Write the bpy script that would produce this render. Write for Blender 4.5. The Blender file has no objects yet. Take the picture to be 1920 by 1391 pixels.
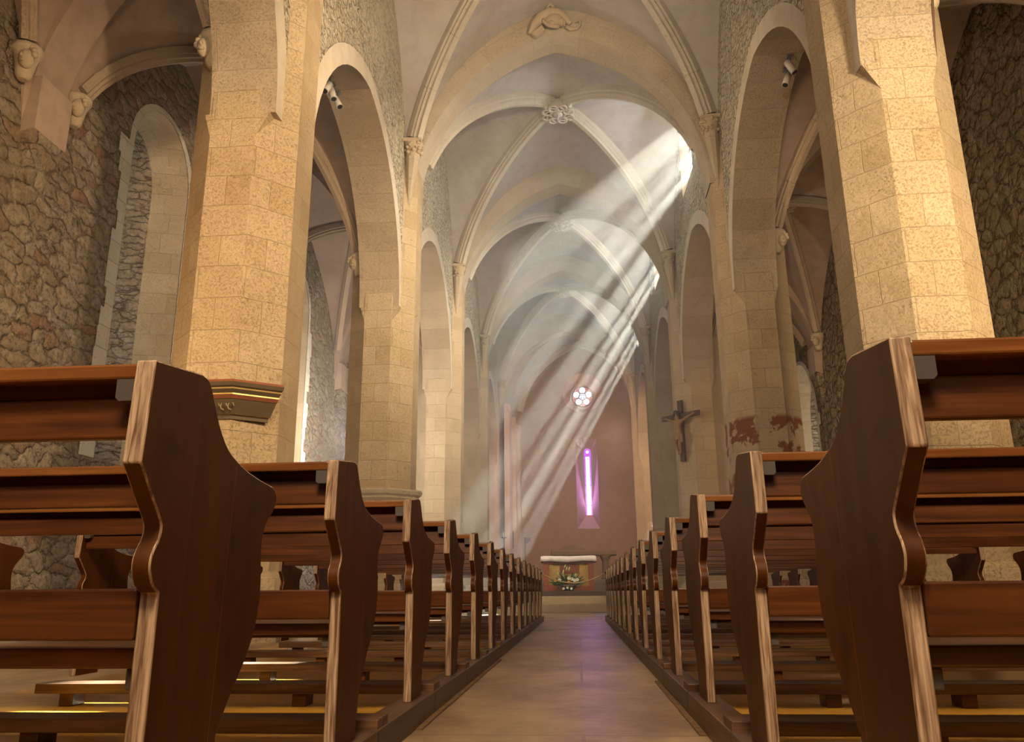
import bpy, bmesh, math, random
from mathutils import Vector, Matrix
random.seed(7)
D = bpy.data
SC = bpy.context.scene
C = SC.collection
PI = math.pi

# ------------------------------------------------------------------ camera
CAM_H = 0.587
cam = D.cameras.new('camera')
cam.sensor_fit = 'HORIZONTAL'; cam.sensor_width = 36.0
cam.lens = 1516.47 / 1920 * 36.0
cam.clip_start = 0.05; cam.clip_end = 200
camo = D.objects.new('camera', cam); C.objects.link(camo)
yaw, pitch, roll = -0.0777, 0.2665, -0.0085
fw = Vector((math.sin(yaw)*math.cos(pitch), math.cos(yaw)*math.cos(pitch), math.sin(pitch)))
rt = Vector((math.cos(yaw), -math.sin(yaw), 0)); up = rt.cross(fw)
rt2 = rt*math.cos(roll) + up*math.sin(roll); up2 = -rt*math.sin(roll) + up*math.cos(roll)
M = Matrix((rt2, up2, -fw)).transposed().to_4x4(); M.translation = (0, 0, CAM_H)
camo.matrix_world = M
SC.camera = camo

# ------------------------------------------------------------------ view, world, sun, lamps
SC.view_settings.view_transform = 'Standard'
SC.view_settings.look = 'None'
SC.view_settings.gamma = 1
SC.view_settings.use_curve_mapping = False
SC.view_settings.exposure = 0.85
SC.cycles.use_denoising = True
SC.cycles.use_adaptive_sampling = True; SC.cycles.adaptive_threshold = 0.025
SC.cycles.max_bounces = 5; SC.cycles.diffuse_bounces = 2; SC.cycles.glossy_bounces = 2
SC.cycles.transmission_bounces = 2; SC.cycles.volume_bounces = 0; SC.cycles.transparent_max_bounces = 6
SC.cycles.sample_clamp_indirect = 4.0
SC.cycles.caustics_reflective = False; SC.cycles.caustics_refractive = False

W = D.worlds.new('world'); SC.world = W; W.use_nodes = True
bg = W.node_tree.nodes['Background']
bg.inputs[0].default_value = (0.86, 0.93, 1.0, 1); bg.inputs[1].default_value = 2.2

def lamp(name, kind, loc, target, energy, color, size=0.5, size_y=None, spot=None, blend=0.6, spread=None):
    l = D.lights.new(name, kind); o = D.objects.new(name, l); C.objects.link(o)
    l.energy = energy; l.color = color
    o.location = loc
    d = Vector(target) - Vector(loc)
    o.rotation_euler = d.to_track_quat('-Z', 'Y').to_euler()
    if kind == 'AREA':
        l.shape = 'RECTANGLE' if size_y else 'SQUARE'; l.size = size
        if size_y: l.size_y = size_y
        if spread: l.spread = spread
    elif kind == 'SPOT':
        l.spot_size = spot; l.spot_blend = blend; l.shadow_soft_size = size
    elif kind == 'POINT':
        l.shadow_soft_size = size
    return o

SUN_AZ, SUN_EL = math.radians(19), math.radians(36)
sdir = Vector((-math.sin(SUN_AZ)*math.cos(SUN_EL), -math.cos(SUN_AZ)*math.cos(SUN_EL), -math.sin(SUN_EL)))
sun = D.lights.new('sun', 'SUN'); so = D.objects.new('sun', sun); C.objects.link(so)
sun.energy = 135.0; sun.color = (1.0, 0.93, 0.82); sun.angle = math.radians(0.6)
so.location = (20, 60, 40); so.rotation_euler = sdir.to_track_quat('-Z', 'Y').to_euler()

WARM = (1.0, 0.66, 0.34); WARM2 = (1.0, 0.76, 0.50); COOL = (0.90, 0.95, 1.0)
# daylight through the clerestory windows of the sunny side
for y in (20.0, 27.3, 34.4):
    lamp('clerestory_daylight', 'AREA', (3.0, y, 12.2), (-3.0, y-1.5, 9.8), 60, COOL, 1.3, 1.8)
# warm fill added at the unseen west end, where the wall has no window
lamp('west_fill', 'AREA', (-0.2, -4.6, 7.5), (-0.2, 12, 6.0), 190, (1.0, 0.86, 0.68), 4.5, 5.0)
# unseen warm floods for the first pillars; aisle and bench ones added as fill
lamp('flood_left_pillar', 'SPOT', (2.4, 3.4, 6.0), (-4.0, 9.4, 4.6), 1700, (1.0, 0.74, 0.46), 0.25, spot=math.radians(62), blend=0.8)
lamp('flood_right_pillar', 'SPOT', (5.0, 2.9, 5.6), (3.9, 9.1, 5.2), 1500, (1.0, 0.78, 0.52), 0.25, spot=math.radians(62), blend=0.8)
lamp('fill_left_aisle', 'SPOT', (-5.0, 3.0, 5.4), (-4.3, 9.4, 4.6), 220, (1.0, 0.52, 0.18), 0.25, spot=math.radians(50), blend=0.8)
lamp('fill_benches', 'AREA', (-0.1, -1.5, 5.5), (-0.1, 6, 0.6), 240, WARM2, 1.6, 1.0)
# unseen fill lamps added to brighten the aisles, nave and choir
lamp('aisle_fill', 'POINT', (-5.6, 7.2, 2.8), (0, 0, 0), 50, WARM, 0.3)
lamp('aisle_fill', 'POINT', (5.6, 7.2, 3.2), (0, 0, 0), 60, WARM, 0.3)
lamp('aisle_fill', 'POINT', (-5.6, 20.2, 4.5), (0, 0, 0), 300, (1.0, 0.93, 0.84), 0.3)
lamp('aisle_fill', 'POINT', (5.7, 19.5, 4.5), (0, 0, 0), 60, WARM, 0.3)
lamp('nave_fill', 'SPOT', (-2.6, 9.0, 8.0), (3.0, 18.0, 9.0), 550, WARM2, 0.3, spot=math.radians(85), blend=0.9)
lamp('nave_fill', 'SPOT', (2.5, 7.2, 8.0), (-3.6, 13.8, 10.2), 1700, WARM2, 0.3, spot=math.radians(85), blend=0.9)
lamp('choir_fill', 'SPOT', (1.6, 30.0, 6.5), (-0.3, 41.0, 5.5), 1500, (1.0, 0.66, 0.42), 0.4, spot=math.radians(100), blend=0.9)

lamp('lancet_glow', 'AREA', (0.63, 41.9, 6.0), (0.4, 20.0, 0.5), 30, (0.60, 0.24, 1.0), 0.30, 3.2)
lamp('niche_daylight', 'POINT', (7.6, 25.2, 5.0), (0, 0, 0), 40, COOL, 0.25)
lamp('altar_fill', 'SPOT', (1.8, 16.0, 7.0), (-0.2, 22.3, 1.2), 950, WARM2, 0.15, spot=math.radians(24), blend=0.7)  # added spot, brightens the altar and its flowers
lamp('nave_fill', 'SPOT', (2.4, 13.4, 8.4), (-3.6, 19.0, 7.6), 1100, (1.0, 0.84, 0.62), 0.3, spot=math.radians(90), blend=0.9)  # this and the next: fill added for the far bays
lamp('nave_fill', 'SPOT', (2.3, 20.6, 8.4), (-3.6, 26.5, 7.6), 1000, (1.0, 0.86, 0.66), 0.3, spot=math.radians(90), blend=0.9)
# ------------------------------------------------------------------ helpers
class MB:
    """collects faces with uv and material index; build() links them as one mesh object"""
    def __init__(s): s.v = []; s.f = []; s.m = []; s.uv = []; s.sm = []
    def face(s, pts, m=0, uv=None, smooth=False):
        b = len(s.v); s.v += [tuple(p) for p in pts]
        s._f(list(range(b, b+len(pts))), m, uv, smooth)
    def _f(s, idx, m, uv, smooth):
        s.f.append(idx); s.m.append(m); s.sm.append(smooth)
        if uv is None:
            P = [Vector(s.v[i]) for i in idx]
            n = Vector((0, 0, 0))
            for i in range(len(P)):
                a, b = P[i], P[(i+1) % len(P)]
                n += Vector(((a.y-b.y)*(a.z+b.z), (a.z-b.z)*(a.x+b.x), (a.x-b.x)*(a.y+b.y)))
            if n.length: n.normalize()
            if abs(n.z) > 0.8: uv = [(p.x, p.y) for p in P]
            else:
                t = Vector((-n.y, n.x, 0)); t.normalize()
                uv = [(p.dot(t), p.z) for p in P]
        s.uv.append(uv)
    def grid(s, G, m=0, uvf=None, smooth=True, closeu=False, closev=False, tri=None):
        nu, nv = len(G), len(G[0]); b = len(s.v)
        for r in G: s.v += [tuple(p) for p in r]
        for i in range(nu if closeu else nu-1):
            for j in range(nv if closev else nv-1):
                i2, j2 = (i+1) % nu, (j+1) % nv
                idx = [b+i*nv+j, b+i2*nv+j, b+i2*nv+j2, b+i*nv+j2]
                uv = None if uvf is None else [uvf(i, j), uvf(i+1, j), uvf(i+1, j+1), uvf(i, j+1)]
                mm = m(i, j) if callable(m) else m
                s._f(idx, mm, uv, smooth)
    def box(s, x0, x1, y0, y1, z0, z1, m=0):
        p = [(x0,y0,z0),(x1,y0,z0),(x1,y1,z0),(x0,y1,z0),(x0,y0,z1),(x1,y0,z1),(x1,y1,z1),(x0,y1,z1)]
        for q in ((3,2,1,0),(4,5,6,7),(0,1,5,4),(1,2,6,5),(2,3,7,6),(3,0,4,7)): s.face([p[i] for i in q], m)
    def prism(s, outline, axis, a, b, m=0, mside=None):
        """outline (p,q) extruded along axis between a and b"""
        def P(p, q, t): return {'x': (t, p, q), 'y': (p, t, q), 'z': (p, q, t)}[axis]
        s.face([P(p, q, a) for p, q in outline], m)
        s.face([P(p, q, b) for p, q in reversed(outline)], m)
        n = len(outline)
        for i in range(n):
            (p, q), (r, t) = outline[i], outline[(i+1) % n]
            s.face([P(p,q,a), P(p,q,b), P(r,t,b), P(r,t,a)], mside(i) if mside else m)
    def tube(s, path, rad, n=8, m=0, cap=True, closed=False, flat=1.0):
        path = [Vector(p) for p in path]; k = len(path)
        G = []; pn = None
        for i, p in enumerate(path):
            if closed: t = path[(i+1) % k] - path[i-1]
            else: t = path[min(i+1, k-1)] - path[max(i-1, 0)]
            t.normalize()
            if pn is None:
                pn = Vector((0,0,1)) if abs(t.z) < 0.9 else Vector((1,0,0))
            nn = pn - t*pn.dot(t); nn.normalize(); pn = nn
            bb = t.cross(nn)
            r = rad(i/(k-1)) if callable(rad) else rad
            G.append([p + nn*(r*math.cos(2*PI*j/n)) + bb*(r*flat*math.sin(2*PI*j/n)) for j in range(n)])
        s.grid(G, m, None, True, closeu=closed, closev=True)
        if cap and not closed:
            s.face(list(reversed(G[0])), m); s.face(G[-1], m)
    def lathe(s, prof, c, n=16, m=0):
        G = [[(c[0]+r*math.cos(2*PI*j/n), c[1]+r*math.sin(2*PI*j/n), c[2]+z) for j in range(n)] for r, z in prof]
        s.grid(G, m, None, True, closev=True)
        s.face(list(reversed(G[0])), m); s.face(G[-1], m)
    def ball(s, c, rx, ry=None, rz=None, n=10, m=0):
        ry = ry or rx; rz = rz or rx
        G = [[(c[0]+rx*math.sin(a)*math.cos(b), c[1]+ry*math.sin(a)*math.sin(b), c[2]+rz*math.cos(a))
              for b in [2*PI*j/n for j in range(n)]] for a in [PI*(0.02+0.96*i/(n//2+2)) for i in range(n//2+3)]]
        s.grid(G, m, None, True, closev=True)
    def build(s, name, mats, parent=None, loc=(0,0,0), bevel=0, weld=True, rot=None):
        me = D.meshes.new(name)
        me.from_pydata(s.v, [], s.f)
        ul = me.uv_layers.new(name='UVMap')
        k = 0
        flat = []
        for u in s.uv:
            for a in u: flat += [a[0], a[1]]
        ul.data.foreach_set('uv', flat)
        me.polygons.foreach_set('material_index', s.m)
        me.polygons.foreach_set('use_smooth', s.sm)
        if weld:
            bm = bmesh.new(); bm.from_mesh(me)
            bmesh.ops.remove_doubles(bm, verts=bm.verts, dist=1e-5)
            bmesh.ops.recalc_face_normals(bm, faces=bm.faces)
            bm.to_mesh(me); bm.free()
        for m in (mats if isinstance(mats, (list, tuple)) else [mats]): me.materials.append(m)
        me.update()
        o = D.objects.new(name, me); C.objects.link(o)
        o.location = loc
        if rot: o.rotation_euler = rot
        if parent: o.parent = parent
        if bevel:
            b = o.modifiers.new('bevel', 'BEVEL'); b.width = bevel; b.segments = 2; b.limit_method = 'ANGLE'; b.angle_limit = math.radians(35)
        return o

def tag(o, label=None, cat=None, group=None, kind=None):
    if label: o['label'] = label
    if cat: o['category'] = cat
    if group: o['group'] = group
    if kind: o['kind'] = kind
    return o
def empty(name, loc, label, cat, group=None, rz=0, kind=None):
    o = D.objects.new(name, None); C.objects.link(o); o.empty_display_size = 0.1
    o.location = loc; o.rotation_euler = (0, 0, rz)
    return tag(o, label, cat, group, kind)
def dup(root, loc, label, rz=None):
    r = root.copy(); C.objects.link(r); r.location = loc; r['label'] = label
    if rz is not None: r.rotation_euler = (0, 0, rz)
    for ch in list(root.children):
        c = ch.copy(); C.objects.link(c); c.parent = r
        for g in list(ch.children):
            d = g.copy(); C.objects.link(d); d.parent = c
    return r
def struct(o): o['kind'] = 'structure'; return o

# ------------------------------------------------------------------ materials
class NT:
    def __init__(s, name):
        s.mat = D.materials.new(name); s.mat.use_nodes = True
        s.t = s.mat.node_tree; s.n = s.t.nodes; s.b = s.n['Principled BSDF']; s.out = s.n['Material Output']
        s.tc = s.n.new('ShaderNodeTexCoord')
    def set(s, sock, v):
        if isinstance(v, bpy.types.NodeSocket): s.t.links.new(v, sock)
        elif isinstance(v, (tuple, list)) and sock.type == 'RGBA' and len(v) == 3: sock.default_value = (*v, 1)
        else: sock.default_value = v
    def node(s, kind, out=0, props=None, **kw):
        n = s.n.new('ShaderNode'+kind)
        for k, v in (props or {}).items(): setattr(n, k, v)
        for k, v in kw.items():
            key = int(k[1:]) if k[0] == 'i' and k[1:].isdigit() else k.replace('_', ' ')
            s.set(n.inputs[key], v)
        return n.outputs[out]
    def map(s, vec, scale=(1,1,1), loc=(0,0,0), rot=(0,0,0)):
        return s.node('Mapping', 0, None, Vector=vec, Scale=scale, Location=loc, Rotation=rot)
    def noise(s, vec, scale, detail=3, rough=0.55, out=0, dist=0.0):
        return s.node('TexNoise', out, None, Vector=vec, Scale=scale, Detail=detail, Roughness=rough, Distortion=dist)
    def ramp(s, fac, stops):
        n = s.n.new('ShaderNodeValToRGB'); s.set(n.inputs[0], fac)
        e = n.color_ramp.elements
        while len(e) < len(stops): e.new(0.5)
        for i, (p, c) in enumerate(stops):
            e[i].position = p; e[i].color = (*c, 1) if isinstance(c, (tuple, list)) else (c, c, c, 1)
        return n.outputs[0]
    def mix(s, fac, a, b, mode='MIX'):
        n = s.n.new('ShaderNodeMix'); n.data_type = 'RGBA'; n.blend_type = mode
        s.set(n.inputs[0], fac); s.set(n.inputs[6], a); s.set(n.inputs[7], b)
        return n.outputs[2]
    def math(s, op, a, b=0.0):
        n = s.n.new('ShaderNodeMath'); n.operation = op; s.set(n.inputs[0], a); s.set(n.inputs[1], b)
        return n.outputs[0]
    def bump(s, h, strength=0.5, dist=0.02, normal=None):
        n = s.n.new('ShaderNodeBump'); s.set(n.inputs['Height'], h)
        n.inputs['Strength'].default_value = strength; n.inputs['Distance'].default_value = dist
        if normal: s.set(n.inputs['Normal'], normal)
        return n.outputs[0]
    def done(s, color, rough=0.8, normal=None, **kw):
        s.set(s.b.inputs['Base Color'], color); s.set(s.b.inputs['Roughness'], rough)
        if normal: s.set(s.b.inputs['Normal'], normal)
        for k, v in kw.items(): s.set(s.b.inputs[k.replace('_', ' ')], v)
        return s.mat

def ashlar(name, c1, c2, mortar, bw=0.62, bh=0.40, stain=(0.25,0.15,0.06), stain_amt=0.5, red=False):
    n = NT(name); obj = n.tc.outputs['Object']; uv = n.tc.outputs['UV']
    wob = n.noise(obj, 2.2, 3, 0.6, out=1)
    uvw = n.node('VectorMath', 0, {'operation': 'MULTIPLY_ADD'}, i0=wob, i1=(0.05, 0.05, 0), i2=uv)
    br = n.n.new('ShaderNodeTexBrick'); n.set(br.inputs['Vector'], uvw)
    br.offset = 0.37; br.squash = 1.6; br.squash_frequency = 3
    for k, v in (('Color1', c1), ('Color2', c2), ('Mortar', mortar)): n.set(br.inputs[k], v)
    for k, v in (('Scale', 1.0), ('Mortar Size', 0.007), ('Mortar Smooth', 1.0), ('Brick Width', bw), ('Row Height', bh), ('Bias', 0.1)):
        br.inputs[k].default_value = v
    big = n.noise(obj, 0.9, 4, 0.62)
    col = n.mix(n.ramp(big, [(0.45, 0.0), (0.75, 0.5*stain_amt)]), br.outputs[0], stain)
    grain = n.noise(obj, 15, 8, 0.75)
    col = n.mix(n.ramp(grain, [(0.30, 0.5), (0.42, 0.0)]), col, (stain[0]*0.7, stain[1]*0.65, stain[2]*0.6))
    pale = n.noise(obj, 1.7, 3, 0.5)
    col = n.mix(n.ramp(pale, [(0.5, 0.0), (0.8, 0.30)]), col, (min(1, c1[0]*1.35), min(1, c1[1]*1.4), min(1, c1[2]*1.5)))
    if red:
        sep = n.node('SeparateXYZ', 2, None, Vector=obj)
        zm = n.ramp(n.math('MULTIPLY', sep, 0.1), [(0.19, 1.0), (0.380, 1.0), (0.386, 0.0), (0.4, 0.0)])
        nz = n.ramp(n.noise(obj, 2.6, 5, 0.6), [(0.53, 0.0), (0.56, 1.0)])
        col = n.mix(n.math('MULTIPLY', zm, nz), col, (0.24, 0.07, 0.025))
    spongy = n.ramp(n.noise(obj, 1.9, 4, 0.65), [(0.54, 0.0), (0.68, 1.0)])
    pn = n.noise(obj, 34, 6, 0.8)
    pits = n.ramp(pn, [(0.30, 0.0), (0.48, 1.0)])
    col = n.mix(n.math('MULTIPLY', spongy, n.ramp(pn, [(0.36, 0.7), (0.48, 0.0)])), col, (stain[0]*0.75, stain[1]*0.7, stain[2]*0.65))
    h = n.math('ADD', n.math('MULTIPLY', pits, 0.35), n.math('MULTIPLY', n.math('SUBTRACT', 1.0, br.outputs[1]), 0.45))
    h = n.math('ADD', h, n.math('MULTIPLY', grain, 1.1))
    h = n.math('ADD', h, n.math('MULTIPLY', n.noise(obj, 3.5, 3, 0.6), 0.8))
    return n.done(col, 0.88, n.bump(h, 0.9, 0.022))

def rubble(name, cols, mortar, sc=(4.2, 4.2, 5.6), depth=0.06, seed=0.0, edge=0.09, gaps=0.5):
    n = NT(name); obj = n.tc.outputs['Object']
    wob = n.noise(obj, 2.6, 4, 0.65, out=1)
    v = n.node('VectorMath', 0, {'operation': 'MULTIPLY_ADD'}, i0=wob, i1=(0.34, 0.34, 0.26), i2=obj)
    v = n.map(v, sc, (seed, seed*1.7, seed*0.6))
    v1 = n.n.new('ShaderNodeTexVoronoi'); v1.feature = 'F1'; n.set(v1.inputs['Vector'], v); v1.inputs['Scale'].default_value = 1.0
    v2 = n.n.new('ShaderNodeTexVoronoi'); v2.feature = 'DISTANCE_TO_EDGE'; n.set(v2.inputs['Vector'], v); v2.inputs['Scale'].default_value = 1.0
    small = n.n.new('ShaderNodeTexVoronoi'); small.feature = 'SMOOTH_F1'; n.set(small.inputs['Vector'], n.map(v, (2.7, 2.7, 2.9))); small.inputs['Scale'].default_value = 1.0
    rnd = n.node('SeparateColor', 0, None, Color=v1.outputs['Color'])
    rnd2 = n.node('SeparateColor', 1, None, Color=v1.outputs['Color'])
    k = len(cols)
    stone = n.ramp(rnd, [((i+0.5)/k, c) for i, c in enumerate(cols)])
    fine = n.noise(obj, 13, 8, 0.75); mid = n.noise(obj, 4.5, 5, 0.68); blotch = n.noise(obj, 0.9, 4, 0.6)
    stone = n.mix(n.ramp(mid, [(0.40, 0.85), (0.58, 0.0)]), stone, mortar)
    stone = n.mix(n.ramp(fine, [(0.38, 0.75), (0.52, 0.0)]), stone, (mortar[0]*0.38, mortar[1]*0.34, mortar[2]*0.29))
    body = n.ramp(v2.outputs['Distance'], [(0.0, 0.0), (edge, 0.6), (0.30, 1.0)])
    crev = n.ramp(n.math('ADD', v2.outputs['Distance'], n.math('MULTIPLY', n.math('SUBTRACT', mid, gaps), 0.5)), [(-0.0, 0.0), (0.11, 1.0)])
    col = n.mix(crev, (mortar[0]*0.55, mortar[1]*0.50, mortar[2]*0.43), stone)
    col = n.mix(n.ramp(blotch, [(0.45, 0.0), (0.68, 0.45)]), col, (mortar[0]*1.0, mortar[1]*0.95, mortar[2]*0.85))
    h = n.math('ADD', n.math('MULTIPLY', body, 0.8), n.math('MULTIPLY', fine, 0.5))
    h = n.math('ADD', h, n.math('MULTIPLY', mid, 0.9))
    h = n.math('ADD', h, n.math('MULTIPLY', rnd2, 0.5))
    h = n.math('ADD', h, n.math('MULTIPLY', small.outputs['Distance'], -0.5))
    h = n.math('ADD', h, n.math('MULTIPLY', crev, 0.5))
    return n.done(col, 0.95, n.bump(h, 1.0, depth), Specular_IOR_Level=0.15)

def plaster(name, c1, c2, rough=0.9, bump=0.25):
    n = NT(name); obj = n.tc.outputs['Object']
    a = n.noise(obj, 0.55, 5, 0.6); b = n.noise(obj, 3.5, 6, 0.65)
    col = n.mix(n.ramp(a, [(0.35, 0.0), (0.68, 1.0)]), c1, c2)
    col = n.mix(n.ramp(b, [(0.35, 0.28), (0.55, 0.0)]), col, (c2[0]*0.6, c2[1]*0.56, c2[2]*0.5))
    return n.done(col, rough, n.bump(n.noise(obj, 9, 6, 0.7), bump, 0.02))

def wood(name, dark, light, grain=(1.6, 34, 34), rough=0.32, coat=0.35, bump=0.12, contrast=(0.32, 0.7), spec=0.3, seam=False):
    n = NT(name); obj = n.tc.outputs['Object']
    rnd = n.node('ObjectInfo', 5)
    off = n.node('CombineXYZ', 0, None, X=n.math('MULTIPLY', rnd, 17.0), Y=n.math('MULTIPLY', rnd, 9.0), Z=n.math('MULTIPLY', rnd, 5.0))
    v = n.node('VectorMath', 0, {'operation': 'ADD'}, i0=obj, i1=off)
    g = n.noise(n.map(v, grain), 1.0, 5, 0.6, dist=0.6)
    l = n.noise(n.map(v, (grain[0]*0.6, grain[1]*0.09, grain[2]*0.09)), 1.3, 3, 0.55)
    col = n.mix(n.ramp(g, [(contrast[0], 0.0), (contrast[1], 1.0)]), dark, light)
    col = n.mix(n.ramp(l, [(0.35, 0.5), (0.62, 0.0)]), col, (dark[0]*0.55, dark[1]*0.5, dark[2]*0.5))
    if seam:
        yy = n.node('SeparateXYZ', 1, None, Vector=obj)
        zz = n.node('SeparateXYZ', 2, None, Vector=obj)
        cen = n.math('ABSOLUTE', n.math('SUBTRACT', n.math('ADD', yy, n.math('MULTIPLY', zz, -0.06)), 0.295))
        col = n.mix(n.ramp(n.math('MULTIPLY', cen, 10.0), [(0.006, 0.75), (0.018, 0.0)]), col, (light[0]*2.2, light[1]*2.2, light[2]*2.2))
        sp = n.noise(obj, 7.0, 3, 0.6)
        col = n.mix(n.ramp(sp, [(0.30, 0.7), (0.42, 0.0)]), col, (dark[0]*0.5, dark[1]*0.45, dark[2]*0.4))
    r = n.math('ADD', n.math('MULTIPLY', l, 0.22), rough-0.1)
    return n.done(col, r, n.bump(g, bump, 0.004), Coat_Weight=coat*0.25, Coat_Roughness=0.25, Specular_IOR_Level=spec)

def plain(name, c, rough=0.6, metal=0.0, **kw):
    n = NT(name)
    col = n.mix(n.ramp(n.noise(n.tc.outputs['Object'], 9, 4, 0.6), [(0.35, 0.35), (0.65, 0.0)]), c, (c[0]*0.6, c[1]*0.6, c[2]*0.6))
    return n.done(col, rough, None, Metallic=metal, **kw)

def glow(name, c, strength):
    n = NT(name)
    tex = n.noise(n.tc.outputs['Object'], 14, 3, 0.6)
    col = n.mix(n.ramp(tex, [(0.4, 0.3), (0.6, 0.0)]), c, (c[0]*0.8, c[1]*0.7, c[2]))
    n.done((0.02, 0.02, 0.02), 0.2, None, Emission_Strength=strength)
    n.set(n.b.inputs['Emission Color'], col)
    return n.mat

LIME1, LIME2 = (0.58, 0.44, 0.27), (0.50, 0.365, 0.20)
m_pillar = ashlar('limestone_ashlar', LIME1, LIME2, (0.45, 0.335, 0.20))
m_pillar_red = ashlar('limestone_with_red_paint', LIME1, LIME2, (0.42, 0.31, 0.19), red=True)
m_quoin = ashlar('pale_quoin_blocks', (0.80, 0.73, 0.60), (0.72, 0.64, 0.50), (0.35, 0.27, 0.18), bw=2.0, bh=0.36, stain_amt=0.3)
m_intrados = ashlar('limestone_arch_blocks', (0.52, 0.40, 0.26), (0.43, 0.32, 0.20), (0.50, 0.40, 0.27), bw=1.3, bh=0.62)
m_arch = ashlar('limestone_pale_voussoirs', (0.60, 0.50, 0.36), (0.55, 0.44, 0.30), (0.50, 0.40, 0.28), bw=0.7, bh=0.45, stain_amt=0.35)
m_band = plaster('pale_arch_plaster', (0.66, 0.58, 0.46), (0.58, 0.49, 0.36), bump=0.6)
m_rub_nave = rubble('cream_rubble', [(0.68,0.60,0.44),(0.74,0.67,0.52),(0.70,0.62,0.46),(0.76,0.70,0.55),(0.62,0.50,0.34)], (0.66,0.58,0.42), (5.0,5.0,8.5), 0.055, 1.3, gaps=0.40)
m_rub_left = rubble('brown_rubble', [(0.42,0.33,0.22),(0.50,0.41,0.29),(0.56,0.47,0.34),(0.46,0.36,0.25),(0.40,0.19,0.11),(0.52,0.43,0.31)], (0.40,0.31,0.20), (2.6,2.6,4.6), 0.13, 4.1, gaps=0.36)
m_rub_right = rubble('dark_brown_rubble', [(0.42,0.31,0.18),(0.46,0.34,0.20),(0.38,0.28,0.16),(0.50,0.38,0.24)], (0.30,0.21,0.12), (3.2,3.2,3.8), 0.14, 7.7, gaps=0.40)
m_rub_infill = rubble('blocked_window_masonry', [(0.44,0.33,0.22),(0.52,0.41,0.28),(0.48,0.36,0.25)], (0.34,0.25,0.16), (3.0,3.0,8.0), 0.07, 2.2, gaps=0.36)
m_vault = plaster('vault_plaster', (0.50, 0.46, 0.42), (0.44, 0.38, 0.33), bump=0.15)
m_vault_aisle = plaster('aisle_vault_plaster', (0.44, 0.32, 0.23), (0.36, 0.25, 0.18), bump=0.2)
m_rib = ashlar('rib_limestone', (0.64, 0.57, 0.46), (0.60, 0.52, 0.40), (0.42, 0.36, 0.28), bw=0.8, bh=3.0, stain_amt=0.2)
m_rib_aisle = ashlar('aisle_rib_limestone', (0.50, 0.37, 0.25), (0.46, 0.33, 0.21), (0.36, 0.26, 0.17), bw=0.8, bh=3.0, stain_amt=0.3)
m_carve = plaster('carved_limestone', (0.56, 0.45, 0.30), (0.46, 0.35, 0.22), bump=0.8)
m_carve_pale = plaster('carved_pale_stone', (0.66, 0.60, 0.52), (0.58, 0.50, 0.42), bump=0.6)
m_endwall = plaster('ochre_choir_plaster', (0.44, 0.285, 0.165), (0.34, 0.205, 0.11), bump=0.2)
m_pink = plaster('pink_choir_plaster', (0.58, 0.42, 0.33), (0.50, 0.35, 0.26), bump=0.3)
m_rose_splay = plaster('salmon_plaster', (0.74, 0.42, 0.29), (0.64, 0.34, 0.22), bump=0.2)
m_step = ashlar('step_limestone', (0.50, 0.40, 0.25), (0.44, 0.34, 0.20), (0.30, 0.22, 0.13), bw=1.6, bh=0.9)
m_bench = wood('varnished_dark_oak', (0.045, 0.013, 0.003), (0.155, 0.048, 0.012))
m_bench_v = wood('varnished_dark_oak_upright', (0.060, 0.017, 0.003), (0.135, 0.042, 0.007), (16, 16, 1.2), rough=0.46, coat=0.1, contrast=(0.3, 0.8), spec=0.14, seam=True)
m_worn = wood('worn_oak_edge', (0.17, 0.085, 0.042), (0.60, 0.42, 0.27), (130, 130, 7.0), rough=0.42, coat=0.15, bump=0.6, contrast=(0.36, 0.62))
m_rail = wood('honey_oak_rail', (0.16, 0.052, 0.012), (0.32, 0.125, 0.032), (1.6, 34, 34), rough=0.3)
m_kneel = wood('worn_oak_kneeler', (0.060, 0.022, 0.009), (0.22, 0.115, 0.055), (1.6, 34, 34), rough=0.45, coat=0.1)
m_plinth = wood('dark_oak_plinth', (0.07, 0.035, 0.018), (0.17, 0.095, 0.055), (34, 1.6, 34), rough=0.42, coat=0.15)
def amber():
    n = NT('amber_wood_platform'); obj = n.tc.outputs['Object']
    g = n.noise(n.map(obj, (2, 26, 8)), 1.0, 5, 0.6, dist=0.5)
    w = n.noise(n.map(obj, (22, 5, 3)), 1.0, 3, 0.6, dist=1.5)
    col = n.mix(n.ramp(g, [(0.3, 0.0), (0.7, 1.0)]), (0.42, 0.20, 0.018), (0.74, 0.39, 0.05))
    return n.done(col, 0.34, n.bump(w, 0.35, 0.01), Coat_Weight=0.3, Coat_Roughness=0.2)
m_amber = amber()
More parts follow.
